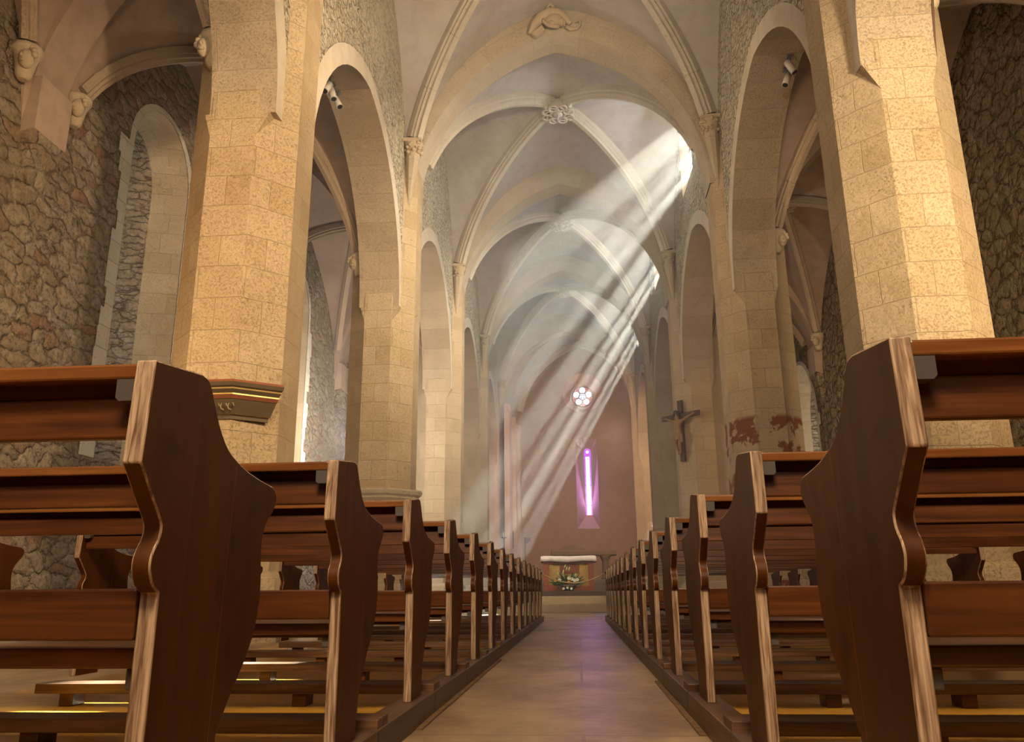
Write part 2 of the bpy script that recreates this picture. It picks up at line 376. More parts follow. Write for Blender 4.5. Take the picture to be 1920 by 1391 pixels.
def aislefloor():
    n = NT('worn_stone_floor'); obj = n.tc.outputs['Object']
    a = n.noise(n.map(obj, (1.2, 0.8, 1)), 1.0, 5, 0.65); b = n.noise(n.map(obj, (5, 9, 5)), 1.0, 5, 0.6); c = n.noise(obj, 60, 3, 0.6)
    br = n.n.new('ShaderNodeTexBrick'); n.set(br.inputs['Vector'], n.tc.outputs['UV'])
    n.set(br.inputs['Color1'], (0.42, 0.29, 0.16)); n.set(br.inputs['Color2'], (0.33, 0.22, 0.115)); n.set(br.inputs['Mortar'], (0.19, 0.13, 0.08))
    br.inputs['Scale'].default_value = 1; br.inputs['Brick Width'].default_value = 2.6; br.inputs['Row Height'].default_value = 1.6; br.inputs['Mortar Size'].default_value = 0.008
    col = n.mix(n.ramp(a, [(0.42, 0.0), (0.58, 0.9)]), br.outputs[0], (0.17, 0.10, 0.05))
    col = n.mix(n.ramp(b, [(0.5, 0.0), (0.7, 0.35)]), col, (0.46, 0.36, 0.24))
    h = n.math('ADD', n.math('MULTIPLY', b, 0.6), n.math('MULTIPLY', c, 0.12))
    h = n.math('SUBTRACT', h, n.math('MULTIPLY', br.outputs[1], 0.5))
    return n.done(col, n.math('ADD', n.math('MULTIPLY', b, 0.35), 0.24), n.bump(h, 0.5, 0.02), Specular_IOR_Level=0.4, Coat_Weight=0.08, Coat_Roughness=0.28)
m_floor = aislefloor()
m_tile = plaster('aisle_paving', (0.36, 0.28, 0.18), (0.30, 0.22, 0.14), rough=0.6)
m_dark = plain('dark_wood', (0.05, 0.025, 0.015), 0.5)  # even dark wood colour for the choir platform and roof shells
m_grey = plain('grey_metal_bracket', (0.16, 0.15, 0.16), 0.5, 0.3)
m_black = plain('blackened_iron', (0.03, 0.028, 0.026), 0.5, 0.6)
m_white = plain('white_lamp_casing', (0.72, 0.66, 0.58), 0.45)
m_cloth = plain('white_altar_linen', (0.80, 0.74, 0.72), 0.85)
m_redwood = wood('red_brown_altar_wood', (0.20, 0.045, 0.018), (0.34, 0.085, 0.03), (2, 2, 20), rough=0.4)
m_gold = plain('dull_gold', (0.66, 0.46, 0.15), 0.42, 0.5)
m_gold_back = plain('yellow_altar_panel', (0.62, 0.42, 0.11), 0.6)
m_leaf = plain('dark_green_leaf', (0.035, 0.075, 0.022), 0.5)
m_lily = plain('pale_lily_petal', (0.80, 0.80, 0.62), 0.55)
m_lilybud = plain('green_lily_bud', (0.50, 0.56, 0.24), 0.5)
m_orange = plain('orange_petal', (0.85, 0.36, 0.04), 0.55)
m_rope = plain('beige_rope', (0.52, 0.40, 0.22), 0.8)
m_slab = plaster('brown_altar_stone', (0.21, 0.14, 0.07), (0.16, 0.10, 0.05))
m_coir = plain('coir_matting', (0.16, 0.085, 0.03), 0.95)
m_skin = plain('painted_wood_flesh', (0.30, 0.165, 0.065), 0.55)
m_hair = plain('painted_brown_hair', (0.05, 0.025, 0.015), 0.6)
m_crosswood = wood('dark_cross_wood', (0.06, 0.03, 0.018), (0.14, 0.075, 0.04), (20, 20, 3), rough=0.5, coat=0.0)
m_shelf_grey = plain('grey_green_painted_stone', (0.12, 0.085, 0.045), 0.6)
m_shelf_relief = plain('olive_painted_relief', (0.26, 0.20, 0.10), 0.55)
m_shelf_red = plain('red_painted_stone', (0.26, 0.08, 0.035), 0.6)
def pane_clear():
    n = NT('clear_leaded_glass')
    tr = n.n.new('ShaderNodeBsdfTransparent'); tr.inputs[0].default_value = (0.93, 0.97, 0.95, 1)
    gl = n.n.new('ShaderNodeBsdfGlossy'); gl.inputs['Roughness'].default_value = 0.08
    mx = n.n.new('ShaderNodeMixShader'); mx.inputs[0].default_value = 0.06
    n.t.links.new(tr.outputs[0], mx.inputs[1]); n.t.links.new(gl.outputs[0], mx.inputs[2]); n.t.links.new(mx.outputs[0], n.out.inputs[0])
    return n.mat
m_pane = pane_clear()
m_pane_day = glow('daylit_leaded_glass', (0.86, 0.93, 0.92), 0.7)
m_gl_white = glow('bright_white_glass', (1.0, 0.90, 1.0), 1.5)
m_gl_violet = glow('bright_violet_glass', (0.45, 0.05, 0.95), 1.2)
m_gl_red = glow('red_stained_glass', (0.9, 0.05, 0.06), 0.6)
m_gl_blue = glow('pale_blue_stained_glass', (0.70, 0.80, 1.0), 1.3)
m_gl_deep = glow('deep_blue_stained_glass', (0.05, 0.10, 0.75), 0.7)

# ------------------------------------------------------------------ plan of the church
FL = 0.08
YL = [-5.1, 2.15, 9.40, 16.65, 23.90, 31.15, 38.2]
YR = [-5.3, 1.90, 9.10, 16.30, 23.50, 30.70, 37.9]
def pxL(k): return -4.17 if k <= 2 else -4.08     # pillar centres
AP = 0.70                                     # octagon apothem
SIDE = AP * 2 * math.tan(PI/8)
def xR(y): return 3.20 - 0.018*(y-9.1)        # nave face of the pillars on the sunny side
def pxR(y): return xR(y) + AP
XWL = -3.64                                   # nave face of the rubble wall
def xwR(y): return xR(y) + 0.22
WT = 0.86
XOL, XOR = -7.3, 7.2                          # outer aisle walls
YW, YE = -5.6, 41.5                           # west and east end walls
Z0, ZT = 9.1, 13.75                           # web springing and crown
A_Z0, A_ZT = 6.75, 10.45                      # same in the aisles
def pointed(s, a, H):
    """height of a two-centred arch of half span a and rise H at distance s from its axis"""
    e = (H*H - a*a)/(2*a); R = a + e
    return math.sqrt(max(0.0, R*R - (abs(s)+e)**2))

# ---- floors
mb = MB(); mb.box(XOL-0.3, XOR+0.3, YW-0.3, 20.9, -0.2, FL)
mb.box(XOL-0.3, XOR+0.3, 20.9, YE+0.6, -0.2, FL-0.004)
struct(mb.build('floor', m_floor))
# ---- steps and the raised choir floor
mb = MB()
mb.box(-3.3, 2.95, 20.9, 21.25, FL, 0.29); mb.box(-3.3, 3.0, 21.25, 21.6, FL, 0.47)
struct(mb.build('trim_1', m_step, bevel=0.012))
mb = MB(); mb.box(-3.3, 3.0, 21.6, 33.2, FL, 0.60)
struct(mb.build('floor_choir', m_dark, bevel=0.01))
mb = MB(); mb.box(-2.9, 3.2, 33.2, YE, FL, 0.78); mb.box(-2.9, 3.2, 33.9, YE, 0.78, 0.92); mb.box(-2.9, 3.2, 34.5, YE, 0.92, 1.06)
struct(mb.build('trim_2', m_step, bevel=0.012))

# ---- nave arcade walls
N_ARC = 30
def arcade(side, name):
    mb = MB()                                  # mats: 0 rubble, 1 band, 2 intrados, 3 aisle plaster
    ys = YL if side < 0 else YR
    fx = (lambda y: XWL) if side < 0 else xwR
    bx = (lambda y: XWL-WT) if side < 0 else (lambda y: xwR(y)+WT)
    zs, ztop, band = 6.45, 14.2, 0.34
    holes = clere if side > 0 else []
    for k in range(len(ys)-1):
        a, b = ys[k], ys[k+1]; cy = (a+b)/2; half = (b-a)/2 - AP + 0.02; H = 3.28
        e = (H*H-half*half)/(2*half); R = half+e
        inner = []; outer = []
        for i in range(N_ARC+1):
            t = i/N_ARC
            # left arc from springing to crown then right arc
            if t <= 0.5:
                a0 = PI; a1 = PI - math.acos(e/R); ang = a0 + (a1-a0)*(t*2); c = cy+e
            else:
                a0 = math.acos(e/R); a1 = 0.0; ang = a0 + (a1-a0)*((t-0.5)*2); c = cy-e
            inner.append((c+R*math.cos(ang), zs+R*math.sin(ang)))
            outer.append((c+(R+band)*math.cos(ang), zs+(R+band)*math.sin(ang)))
        outer[N_ARC//2] = (cy, zs + math.sqrt((R+band)**2-e*e))
        # clean the crossing of the two outer arcs near the crown
        outer = [(min(y, cy), z) if i < N_ARC/2 else (max(y, cy), z) for i, (y, z) in enumerate(outer)]
        outer[0] = (max(outer[0][0], a), zs); outer[-1] = (min(outer[-1][0], b), zs)
        hole = next((h for h in holes if a < h[0] < b), None)
        for i in range(N_ARC):
            (y0, z0), (y1, z1) = inner[i], inner[i+1]; (p0, q0), (p1, q1) = outer[i], outer[i+1]
            mb.face([(fx(y0), y0, z0), (fx(y1), y1, z1), (fx(p1), p1, q1), (fx(p0), p0, q0)], 1)
            zt = HOLE_BASE if hole else ztop
            if p1-p0 > 1e-5: mb.face([(fx(p0), p0, q0), (fx(p1), p1, q1), (fx(p1), p1, zt), (fx(p0), p0, zt)], 0)
            mb.face([(bx(y0), y0, z0), (bx(y1), y1, z1), (bx(y1), y1, ztop), (bx(y0), y0, ztop)], 3)
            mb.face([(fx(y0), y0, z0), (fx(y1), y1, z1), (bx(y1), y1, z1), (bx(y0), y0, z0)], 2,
                    [(0, i*0.33), (0, i*0.33+0.33), (WT, i*0.33+0.33), (WT, i*0.33)])
        for (y0, y1) in ((a, outer[0][0]), (outer[-1][0], b)):
            mb.face([(fx(y0), y0, zs), (fx(y1), y1, zs), (fx(y1), y1, HOLE_BASE if hole else ztop), (fx(y0), y0, HOLE_BASE if hole else ztop)], 0)
        for (y0, y1, yy) in ((a, inner[0][0], inner[0][0]), (inner[-1][0], b, inner[-1][0])):
            mb.face([(bx(y0), y0, zs), (bx(y1), y1, zs), (bx(y1), y1, ztop), (bx(y0), y0, ztop)], 3)
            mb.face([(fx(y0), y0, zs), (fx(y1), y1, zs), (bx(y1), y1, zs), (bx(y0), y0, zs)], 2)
        if hole:                                # wall above HOLE_BASE with a round-headed opening, splayed to the glass
            hc, hw, hz0, hzs = hole
            r = hw/2; n = 16
            pts = [(hc-r, hz0)] + [(hc - r*math.cos(PI*i/n), hzs + r*1.0*math.sin(PI*i/n)) for i in range(n+1)] + [(hc+r, hz0)]
            ob = [(a, HOLE_BASE)] + [(a + (b-a)*i/n, ztop) for i in range(n+1)] + [(b, HOLE_BASE)]
            for i in range(len(pts)-1):
                (y0, z0), (y1, z1) = pts[i], pts[i+1]; (p0, q0), (p1, q1) = ob[i], ob[i+1]
                mb.face([(fx(y0), y0, z0), (fx(y1), y1, z1), (fx(p1), p1, q1), (fx(p0), p0, q0)], 0)
            mb.face([(fx(a), a, HOLE_BASE), (fx(b), b, HOLE_BASE), (fx(hc+r), hc+r, hz0), (fx(hc-r), hc-r, hz0)], 0)
            k2 = 0.86; dx = HOLE_D
            q = [(hc+(y-hc)*k2, hz0+(z-hz0)*0.93+0.10) for y, z in pts]
            for i in range(len(pts)):
                (y0, z0), (y1, z1) = pts[i], pts[(i+1) % len(pts)]; (p0, q0), (p1, q1) = q[i], q[(i+1) % len(q)]
                mb.face([(fx(y0), y0, z0), (fx(y1), y1, z1), (fx(hc)+dx, p1, q1), (fx(hc)+dx, p0, q0)], 1)
            panes.append((fx(hc)+dx, q))
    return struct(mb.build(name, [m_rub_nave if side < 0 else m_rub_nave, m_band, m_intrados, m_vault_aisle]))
clere = [(20.0, 1.75, 11.15, 12.55), (27.2, 1.75, 11.15, 12.55), (34.35, 1.75, 11.15, 12.55)]
HOLE_BASE, HOLE_D = 10.4, 0.24
panes = []
arcade(-1, 'wall_nave_left'); arcade(1, 'wall_nave_right')
# the outer skin of the sunny nave wall is the same wall: cut it open behind the windows by leaving the aisle roof below them
def clear_outer():
    o = D.objects['wall_nave_right']
    bm = bmesh.new(); bm.from_mesh(o.data)
    dead = [f for f in bm.faces if f.material_index == 3]
    bmesh.ops.delete(bm, geom=dead, context='FACES')
    bm.to_mesh(o.data); bm.free()
clear_outer()
mb = MB()                                       # aisle side of that wall up to the aisle roof
for k in range(6):
    a, b = YR[k], YR[k+1]; cy = (a+b)/2; half = (b-a)/2-AP+0.02
    n = 24
    for i in range(n):
        y0 = cy-half+2*half*i/n; y1 = cy-half+2*half*(i+1)/n
        mb.face([(xwR(y0)+WT, y0, 6.45+pointed(y0-cy, half, 3.28)), (xwR(y1)+WT, y1, 6.45+pointed(y1-cy, half, 3.28)), (xwR(y1)+WT, y1, 10.5), (xwR(y0)+WT, y0, 10.5)])
    for y0, y1 in ((a, cy-half), (cy+half, b)):
        mb.face([(xwR(y0)+WT, y0, 6.45), (xwR(y1)+WT, y1, 6.45), (xwR(y1)+WT, y1, 10.5), (xwR(y0)+WT, y0, 10.5)])
    mb.face([(xwR(a), a, 10.5), (xwR(b), b, 10.5), (xwR(b)+WT, b, 10.5), (xwR(a)+WT, a, 10.5)])
struct(mb.build('wall_nave_right_outer', m_vault_aisle))
for i, (x, q) in enumerate(panes):
    mb = MB(); mb.face([(x, y, z) for y, z in q]); mb.face([(x+0.006, y, z) for y, z in reversed(q)])
    w = struct(mb.build('window_%d' % (i+1), m_pane, weld=False))
    y0, y1 = q[0][0], q[-1][0]; z0 = q[0][1]; z1 = max(z for y, z in q)
    mb = MB()
    for f in (0.33, 0.67): mb.box(x-0.012, x+0.012, y0+(y1-y0)*f-0.012, y0+(y1-y0)*f+0.012, z0, z1-0.1)
    for f in (0.18, 0.36, 0.54, 0.72): mb.box(x-0.010, x+0.010, y0, y1, z0+(z1-z0)*f-0.01, z0+(z1-z0)*f+0.01)
    mb.box(x-0.02, x+0.02, y0+0.3, y0+1.1, z0+0.62, z0+0.80); mb.box(x-0.02, x+0.02, y0, y1, z0+1.20, z0+1.32); mb.box(x-0.02, x+0.02, y0, y1, z0+0.24, z0+0.33)
    struct(mb.build('glazing_bar', m_grey, w))

# ---- pillars
ORD = ['first', 'second', 'third', 'fourth', 'fifth']
def octa(cx, cy, r_ap, z):
    R = r_ap/math.cos(PI/8)
    return [(cx+R*math.cos(PI/8+PI/4*i), cy+R*math.sin(PI/8+PI/4*i), z) for i in range(8)]
def pillar(cx, cy, side, label, mat):
    mb = MB(); zs = [FL+0.75, 3.2, 6.4, 9.3, 10.6]
    rings = [octa(0, 0, AP, z) for z in zs]
    for i in range(len(zs)-1):
        for j in range(8):
            k = (j+1) % 8
            mb.face([rings[i][j], rings[i][k], rings[i+1][k], rings[i+1][j]])
    mb.face(rings[-1]); mb.face(list(reversed(rings[0])))
    # broaches that carry the square arcade wall on the octagon
    br = mb
    nx = 1 if side < 0 else -1
    x_n = nx*(SIDE/2+0.17); x_a = -nx*(SIDE/2+0.10)       # arcade wall faces in pillar space
    for sy in (-1, 1):
        for xe, xo in ((x_n, nx*SIDE/2), (x_a, -nx*SIDE/2)):
            top = (xe, sy*(AP-0.02), 6.46); a = (xo, sy*AP*0.995, 6.46); c = (xe, sy*(AP - (abs(xe)-SIDE/2)), 6.46); d = (xo, sy*AP*0.995, 6.12)
            br.face([top, a, d]); br.face([top, d, c]); br.face([a, c, d]); br.face([top, c, a])
    o = mb.build('stone_pillar', mat, loc=(cx, cy, 0))
    tag(o, label, 'pillar', kind='thing' if cy > 5 else 'structure')
    b = MB()
    for r0, z0, r1, z1 in ((0.86, FL, 0.86, FL+0.38), (0.86, FL+0.38, 0.80, FL+0.46), (0.80, FL+0.46, 0.78, FL+0.68), (0.78, FL+0.68, AP, FL+0.75)):
        A, B = octa(0, 0, r0, z0), octa(0, 0, r1, z1)
        for j in range(8): b.face([A[j], A[(j+1) % 8], B[(j+1) % 8], B[j]])
    b.face(list(reversed(octa(0, 0, 0.86, FL)))); b.face(octa(0, 0, AP, FL+0.75))
    b.build('base', mat, o)
    return o
lab_l = {2: 'octagonal limestone pillar carrying the dark painted console shelf', 3: 'octagonal limestone pillar with a stone ledge just above the bench backs',
         4: 'narrow-looking octagonal limestone pillar facing the crucifix across the nave', 5: 'pale limestone pillar before the pink choir wall, fourth from the console shelf', 6: 'pink-plastered choir pillar beside the dark wall plaque'}
lab_r = {2: 'broad pale octagonal limestone pillar beside the dark brown rubble wall', 3: 'octagonal limestone pillar with red paint remains near its foot',
         4: 'octagonal limestone pillar that the crucifix hangs on', 5: 'limestone pillar just beyond the crucifix towards the choir', 6: 'limestone choir pillar at the corner of the ochre end wall'}
for k in range(1, 7):
    pillar(pxL(k), YL[k], -1, lab_l.get(k, 'limestone pillar of the bay beside the viewer, on the console shelf side'), m_pink if k == 6 else m_pillar)
    pillar(pxR(YR[k]), YR[k], 1, lab_r.get(k, 'limestone pillar of the bay beside the viewer, on the crucifix side'), m_pillar_red if k == 3 else m_pillar)

# ---- nave vault: webs, ribs, transverse arches
def bay(k, u, v, shrink=0.36):
    """plan position inside bay k; u across, v along, both -1..1"""
    yl = YL[k]+shrink + (YL[k+1]-YL[k]-2*shrink)*(v+1)/2
    yr = YR[k]+shrink + (YR[k+1]-YR[k]-2*shrink)*(v+1)/2
    y = yl + (yr-yl)*(u+1)/2
    x = XWL + (xwR(y)-XWL)*(u+1)/2
    return x, y
A_H, B_H = 3.36, 3.27
def nz(s):
    k = 0.012; q = math.sqrt(k); s = (math.sqrt(s*s+k)-q)/(math.sqrt(1+k)-q)
    return pointed(s*A_H, A_H, ZT-Z0)/(ZT-Z0)
def nave_z(u, v): return Z0 + (ZT-Z0)*max(nz(u), nz(v)) + 0.16*(1-u*u)*(1-v*v)
def sweep(mb, path, prof, ups=None, uvm=1.0, m=0):
    """prof (side, down) swept along path, its down axis hanging below the curve"""
    path = [Vector(p) for p in path]; G = []; L = [0]
    for i, p in enumerate(path):
        if i: L.append(L[-1]+(p-path[i-1]).length)
        t = path[min(i+1, len(path)-1)] - path[max(i-1, 0)]; t.normalize()
        u0 = Vector((0, 0, 1)) if ups is None else Vector(ups[i])
        s = t.cross(u0); s.normalize(); d = t.cross(s); d.normalize()
        if ups is None and d.z > 0: d = -d
        G.append([p + s*a + d*b for a, b in prof])
    mb.grid(G, m, lambda i, j: (L[min(i, len(L)-1)], j*0.07), False, closev=True)
    mb.face(list(reversed(G[0])), m); mb.face(G[-1], m)
RIB = [(-0.15, -0.06), (-0.15, 0.10), (-0.11, 0.13), (-0.12, 0.19), (-0.07, 0.22), (-0.06, 0.29), (0.06, 0.29), (0.07, 0.22), (0.12, 0.19), (0.11, 0.13), (0.15, 0.10), (0.15, -0.06)]
NG = 36
for k in range(0, 6):
    mb = MB()
    G = [[(*bay(k, -1+2*i/NG, -1+2*j/NG), nave_z(-1+2*i/NG, -1+2*j/NG)) for j in range(NG+1)] for i in range(NG+1)]
    for i in range(NG):
        for j in range(NG):
            a, b, c, d = G[i][j], G[i+1][j], G[i+1][j+1], G[i][j+1]
            if (i < NG/2) == (j < NG/2): mb.face([a, b, c], 0, None, True); mb.face([a, c, d], 0, None, True)
            else: mb.face([a, b, d], 0, None, True); mb.face([b, c, d], 0, None, True)
    vault = struct(mb.build('ceiling_nave', m_vault))
    mb2 = vault.data
    for f in mb2.polygons: f.use_smooth = False
    for su in (-1, 1):
        for sv in (-1, 1):
            r = MB(); path = []
            for i in range(25):
                s = 0.05 + (0.945-0.05)*i/24
                x, y = bay(k, su*s, sv*s); path.append((x, y, nave_z(s, s)+0.03))
            sweep(r, path, RIB)
            r.build('vault_rib', m_rib, vault)

def trans_arch(k, zs, za, half_add, label, mat, depth=0.60, th=0.36):
    yl, yr = YL[k], YR[k]; yc = (yl+yr)/2; xl, xr = -3.50+half_add, xR(yc)-half_add
    c = (xl+xr)/2; half = (xr-xl)/2 - 0.02; H = za-zs
    e = (H*H-half*half)/(2*half); R = half+e; n = 24; pts = []
    for i in range(2*n+1):
        if i <= n: a = PI - (math.acos(e/R))*(i/n); cc = c+e
        else: a = math.acos(e/R)*(1-(i-n)/n); cc = c-e
        pts.append((cc+R*math.cos(a), zs+R*math.sin(a), cc+(R+depth)*math.cos(a), zs+(R+depth)*math.sin(a)))
    pts = [(min(p[0], c), p[1], min(p[2], c), p[3]) if i <= n else (max(p[0], c), p[1], max(p[2], c), p[3]) for i, p in enumerate(pts)]
    def Y(x): return yl + (yr-yl)*(x-xl)/(xr-xl)
    mb = MB(); L = 0
    for i in range(2*n):
        p, q = pts[i], pts[i+1]; L2 = L + math.hypot(q[0]-p[0], q[1]-p[1])
        for s in (-1, 1):
            mb.face([(p[0], Y(p[0])+s*th, p[1]), (q[0], Y(q[0])+s*th, q[1]), (q[2], Y(q[2])+s*th, q[3]), (p[2], Y(p[2])+s*th, p[3])], 0, [(L, 0), (L2, 0), (L2, depth), (L, depth)])
        mb.face([(p[0], Y(p[0])-th, p[1]), (q[0], Y(q[0])-th, q[1]), (q[0], Y(q[0])+th, q[1]), (p[0], Y(p[0])+th, p[1])], 0, [(L, 0.02), (L2, 0.02), (L2, 2*th), (L, 2*th)])
        # masonry above the ring up to the roof
        for s in (-1, 1):
            if abs(q[2]-p[2]) > 1e-5: mb.face([(p[2], Y(p[2])+s*th*0.97, p[3]), (q[2], Y(q[2])+s*th*0.97, q[3]), (q[2], Y(q[2])+s*th*0.97, 14.6), (p[2], Y(p[2])+s*th*0.97, 14.6)], 0)
        mb.face([(p[2], Y(p[2])-th, 14.6), (q[2], Y(q[2])-th, 14.6), (q[2], Y(q[2])+th, 14.6), (p[2], Y(p[2])+th, 14.6)], 0)
        L = L2
    o = mb.build('transverse_arch', mat)
    tag(o, label, 'arch', kind='thing' if k > 2 else 'structure')
    return o
TA = {3: 'pointed stone transverse arch with the carved beast at its crown', 4: 'second pointed transverse arch across the vault, beyond the large openwork boss',
      5: 'third pointed transverse arch across the vault, beyond the second boss', 6: 'last transverse arch of the vault, in front of the rose window'}
for k in range(1, 7):
    trans_arch(k, 9.0, 13.12 if k < 6 else 12.85, 0.0, TA.get(k, 'pointed transverse arch of the vault above the viewer, bay %s' % ('behind' if k == 1 else 'ahead')), m_arch)

# ---- aisles: outer walls, vaults, ribs, transverse arches
def aisle_wall(side, name, mat):
    X = XOL if side < 0 else XOR; ys = YL if side < 0 else YR
    mb = MB()
    dz = 11.0
    wins = {}
    for k in range(6):
        c = (ys[k]+ys[k+1])/2
        if side < 0: wins[k] = (c-0.40, 0.98, 2.6, 7.95, 1.12)
    if side > 0: wins[4] = ((ys[4]+ys[5])/2-1.3, 1.55, FL, 5.6, 1.25)
    yprev = YW
    for k in range(6):
        a = ys[k] if k else YW; b = ys[k+1] if k < 5 else YE
        if k not in wins:
            mb.face([(X, a, FL), (X, b, FL), (X, b, dz), (X, a, dz)], 0); continue
        c, r, z0, zs, rr = wins[k]; n = 16
        H = r*rr
        arc = [(c - r*math.cos(PI*i/n), zs + H*math.sin(PI*i/n)) for i in range(n+1)]
        mb.face([(X, a, FL), (X, c-r, FL), (X, c-r, dz), (X, a, dz)], 0); mb.face([(X, c+r, FL), (X, b, FL), (X, b, dz), (X, c+r, dz)], 0)
        if z0 > FL: mb.face([(X, c-r, FL), (X, c+r, FL), (X, c+r, z0), (X, c-r, z0)], 0)
        for i in range(n):
            mb.face([(X, arc[i][0], arc[i][1]), (X, arc[i+1][0], arc[i+1][1]), (X, arc[i+1][0], dz), (X, arc[i][0], dz)], 0)
        # reveals: dressed jambs then masonry, splayed inwards
        pts = [(c-r, z0)] + arc + [(c+r, z0)]
        d1, d2 = 0.62, 1.15; s1, s2 = 0.82, 0.60
        def ring(d, s): return [(X+side*d, c+(y-c)*s, z0+0.25*d+(z-z0)*(1-0.07*d)) for y, z in pts]
        R0, R1, R2 = [(X, y, z) for y, z in pts], ring(d1, s1), ring(d2, s2)
        nn = len(pts)
        for i in range(nn):
            j = (i+1) % nn
            mb.face([R0[i], R0[j], R1[j], R1[i]], 1); mb.face([R1[i], R1[j], R2[j], R2[i]], 2)
        # dressed quoin strip round the opening, on the wall face
        rq = random.Random(k)
        dense = []
        for i in range(nn-1):
            L_ = max(1, int(math.hypot(pts[i+1][0]-pts[i][0], pts[i+1][1]-pts[i][1])/0.33))
            dense += [(pts[i][0]+(pts[i+1][0]-pts[i][0])*j/L_, pts[i][1]+(pts[i+1][1]-pts[i][1])*j/L_) for j in range(L_)]
        pts = dense+[pts[-1]]
        for i in range(len(pts)-1):
            w = 1+rq.uniform(0.16, 0.40)/r if pts[i][1] < zs else 1.14
            out = {i: (c+(pts[i][0]-c)*w, pts[i][1]+(0.1 if pts[i][1] > zs else 0)), i+1: (c+(pts[i+1][0]-c)*w, pts[i+1][1]+(0.1 if pts[i+1][1] > zs else 0))}
            mb.face([(X-side*0.012, *pts[i]), (X-side*0.012, *pts[i+1]), (X-side*0.012, *out[i+1]), (X-side*0.012, *out[i])], 3)
        aisle_panes.append((side, [tuple(p) for p in R2]))
    return struct(mb.build(name, [mat, m_pillar, m_rub_infill, m_quoin]))
aisle_panes = []
aisle_wall(-1, 'wall_aisle_left', m_rub_left); aisle_wall(1, 'wall_aisle_right', m_rub_right)
for i, (s, pts) in enumerate(aisle_panes):
    mb = MB(); mb.face([(x+s*0.01, y, z) for x, y, z in pts])
    if s < 0: struct(mb.build('window_%d' % (i+4), m_pane_day))
    else: struct(mb.build('wall_niche_back', m_rub_left))

def aisle(side):
    ys = YL if side < 0 else YR; X = XOL if side < 0 else XOR
    xin = (lambda y: XWL-WT+0.02) if side < 0 else (lambda y: xwR(y)+WT-0.02)
    sh = 0.34
    def plan(k, u, v):
        y = ys[k]+sh + (ys[k+1]-ys[k]-2*sh)*(v+1)/2
        return xin(y) + (X-xin(y))*(u+1)/2, y
    H = A_ZT-A_Z0; a = 1.6
    def gz(s): return pointed(s*a, a, H)/H
    def za(u, v): return A_Z0 + H*max(gz(u), gz(v)) + 0.06*(1-u*u)*(1-v*v)
    n = 24
    for k in range(6):
        mb = MB()
        G = [[(*plan(k, -1+2*i/n, -1+2*j/n), za(-1+2*i/n, -1+2*j/n)) for j in range(n+1)] for i in range(n+1)]
        for i in range(n):
            for j in range(n):
                p, q, r, t = G[i][j], G[i+1][j], G[i+1][j+1], G[i][j+1]
                if (i < n/2) == (j < n/2): mb.face([p, q, r]); mb.face([p, r, t])
                else: mb.face([p, q, t]); mb.face([q, r, t])
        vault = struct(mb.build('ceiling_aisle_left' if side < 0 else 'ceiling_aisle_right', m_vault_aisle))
        for su in (-1, 1):
            for sv in (-1, 1):
                r = MB(); path = []
                for i in range(19):
                    s = 0.03 + (0.93-0.03)*i/18
                    path.append((*plan(k, su*s, sv*s), za(s, s)+0.02))
                sweep(r, path, [(p*0.72, q*0.72) for p, q in RIB])
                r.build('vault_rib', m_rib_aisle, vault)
    for k in range(1, 7):                       # transverse arches and flat wall piers
        y = ys[k]; x0, x1 = xin(y), X; c = (x0+x1)/2; half = abs(x1-x0)/2; Hh = 3.35
        mb = MB(); m_ = 24
        e = (Hh*Hh-half*half)/(2*half)
        pts = [(c+half*t, A_Z0-0.15+pointed(half*t, half, Hh)) for t in [-math.cos(PI*i/m_) for i in range(m_+1)]]
        for i in range(m_):
            p, q = pts[i], pts[i+1]
            mb.face([(p[0], y-sh, p[1]), (q[0], y-sh, q[1]), (q[0], y+sh, q[1]), (p[0], y+sh, p[1])])
            for s in (-1, 1): mb.face([(p[0], y+s*sh, p[1]), (q[0], y+s*sh, q[1]), (q[0], y+s*sh, 10.9), (p[0], y+s*sh, 10.9)])
        tp = [(X, y-sh, A_Z0-0.15), (X, y+sh, A_Z0-0.15), (X-side*0.20, y+sh, A_Z0-0.10), (X-side*0.20, y-sh, A_Z0-0.10)]
        bt = [(X, y-0.05, A_Z0-1.1), (X, y+0.05, A_Z0-1.1), (X-side*0.01, y+0.05, A_Z0-1.1), (X-side*0.01, y-0.05, A_Z0-1.1)]
        hi = [(p[0], p[1], A_Z0+0.7) for p in tp]
        for A, B in ((bt, tp), (tp, hi)):
            for j in range(4): mb.face([A[j], A[(j+1) % 4], B[(j+1) % 4], B[j]], 1 if A is bt else 0)
        struct(mb.build('trim_%d' % (10+k+(10 if side > 0 else 0)), [m_vault_aisle, m_rub_left if side < 0 else m_rub_right]))
aisle(-1); aisle(1)

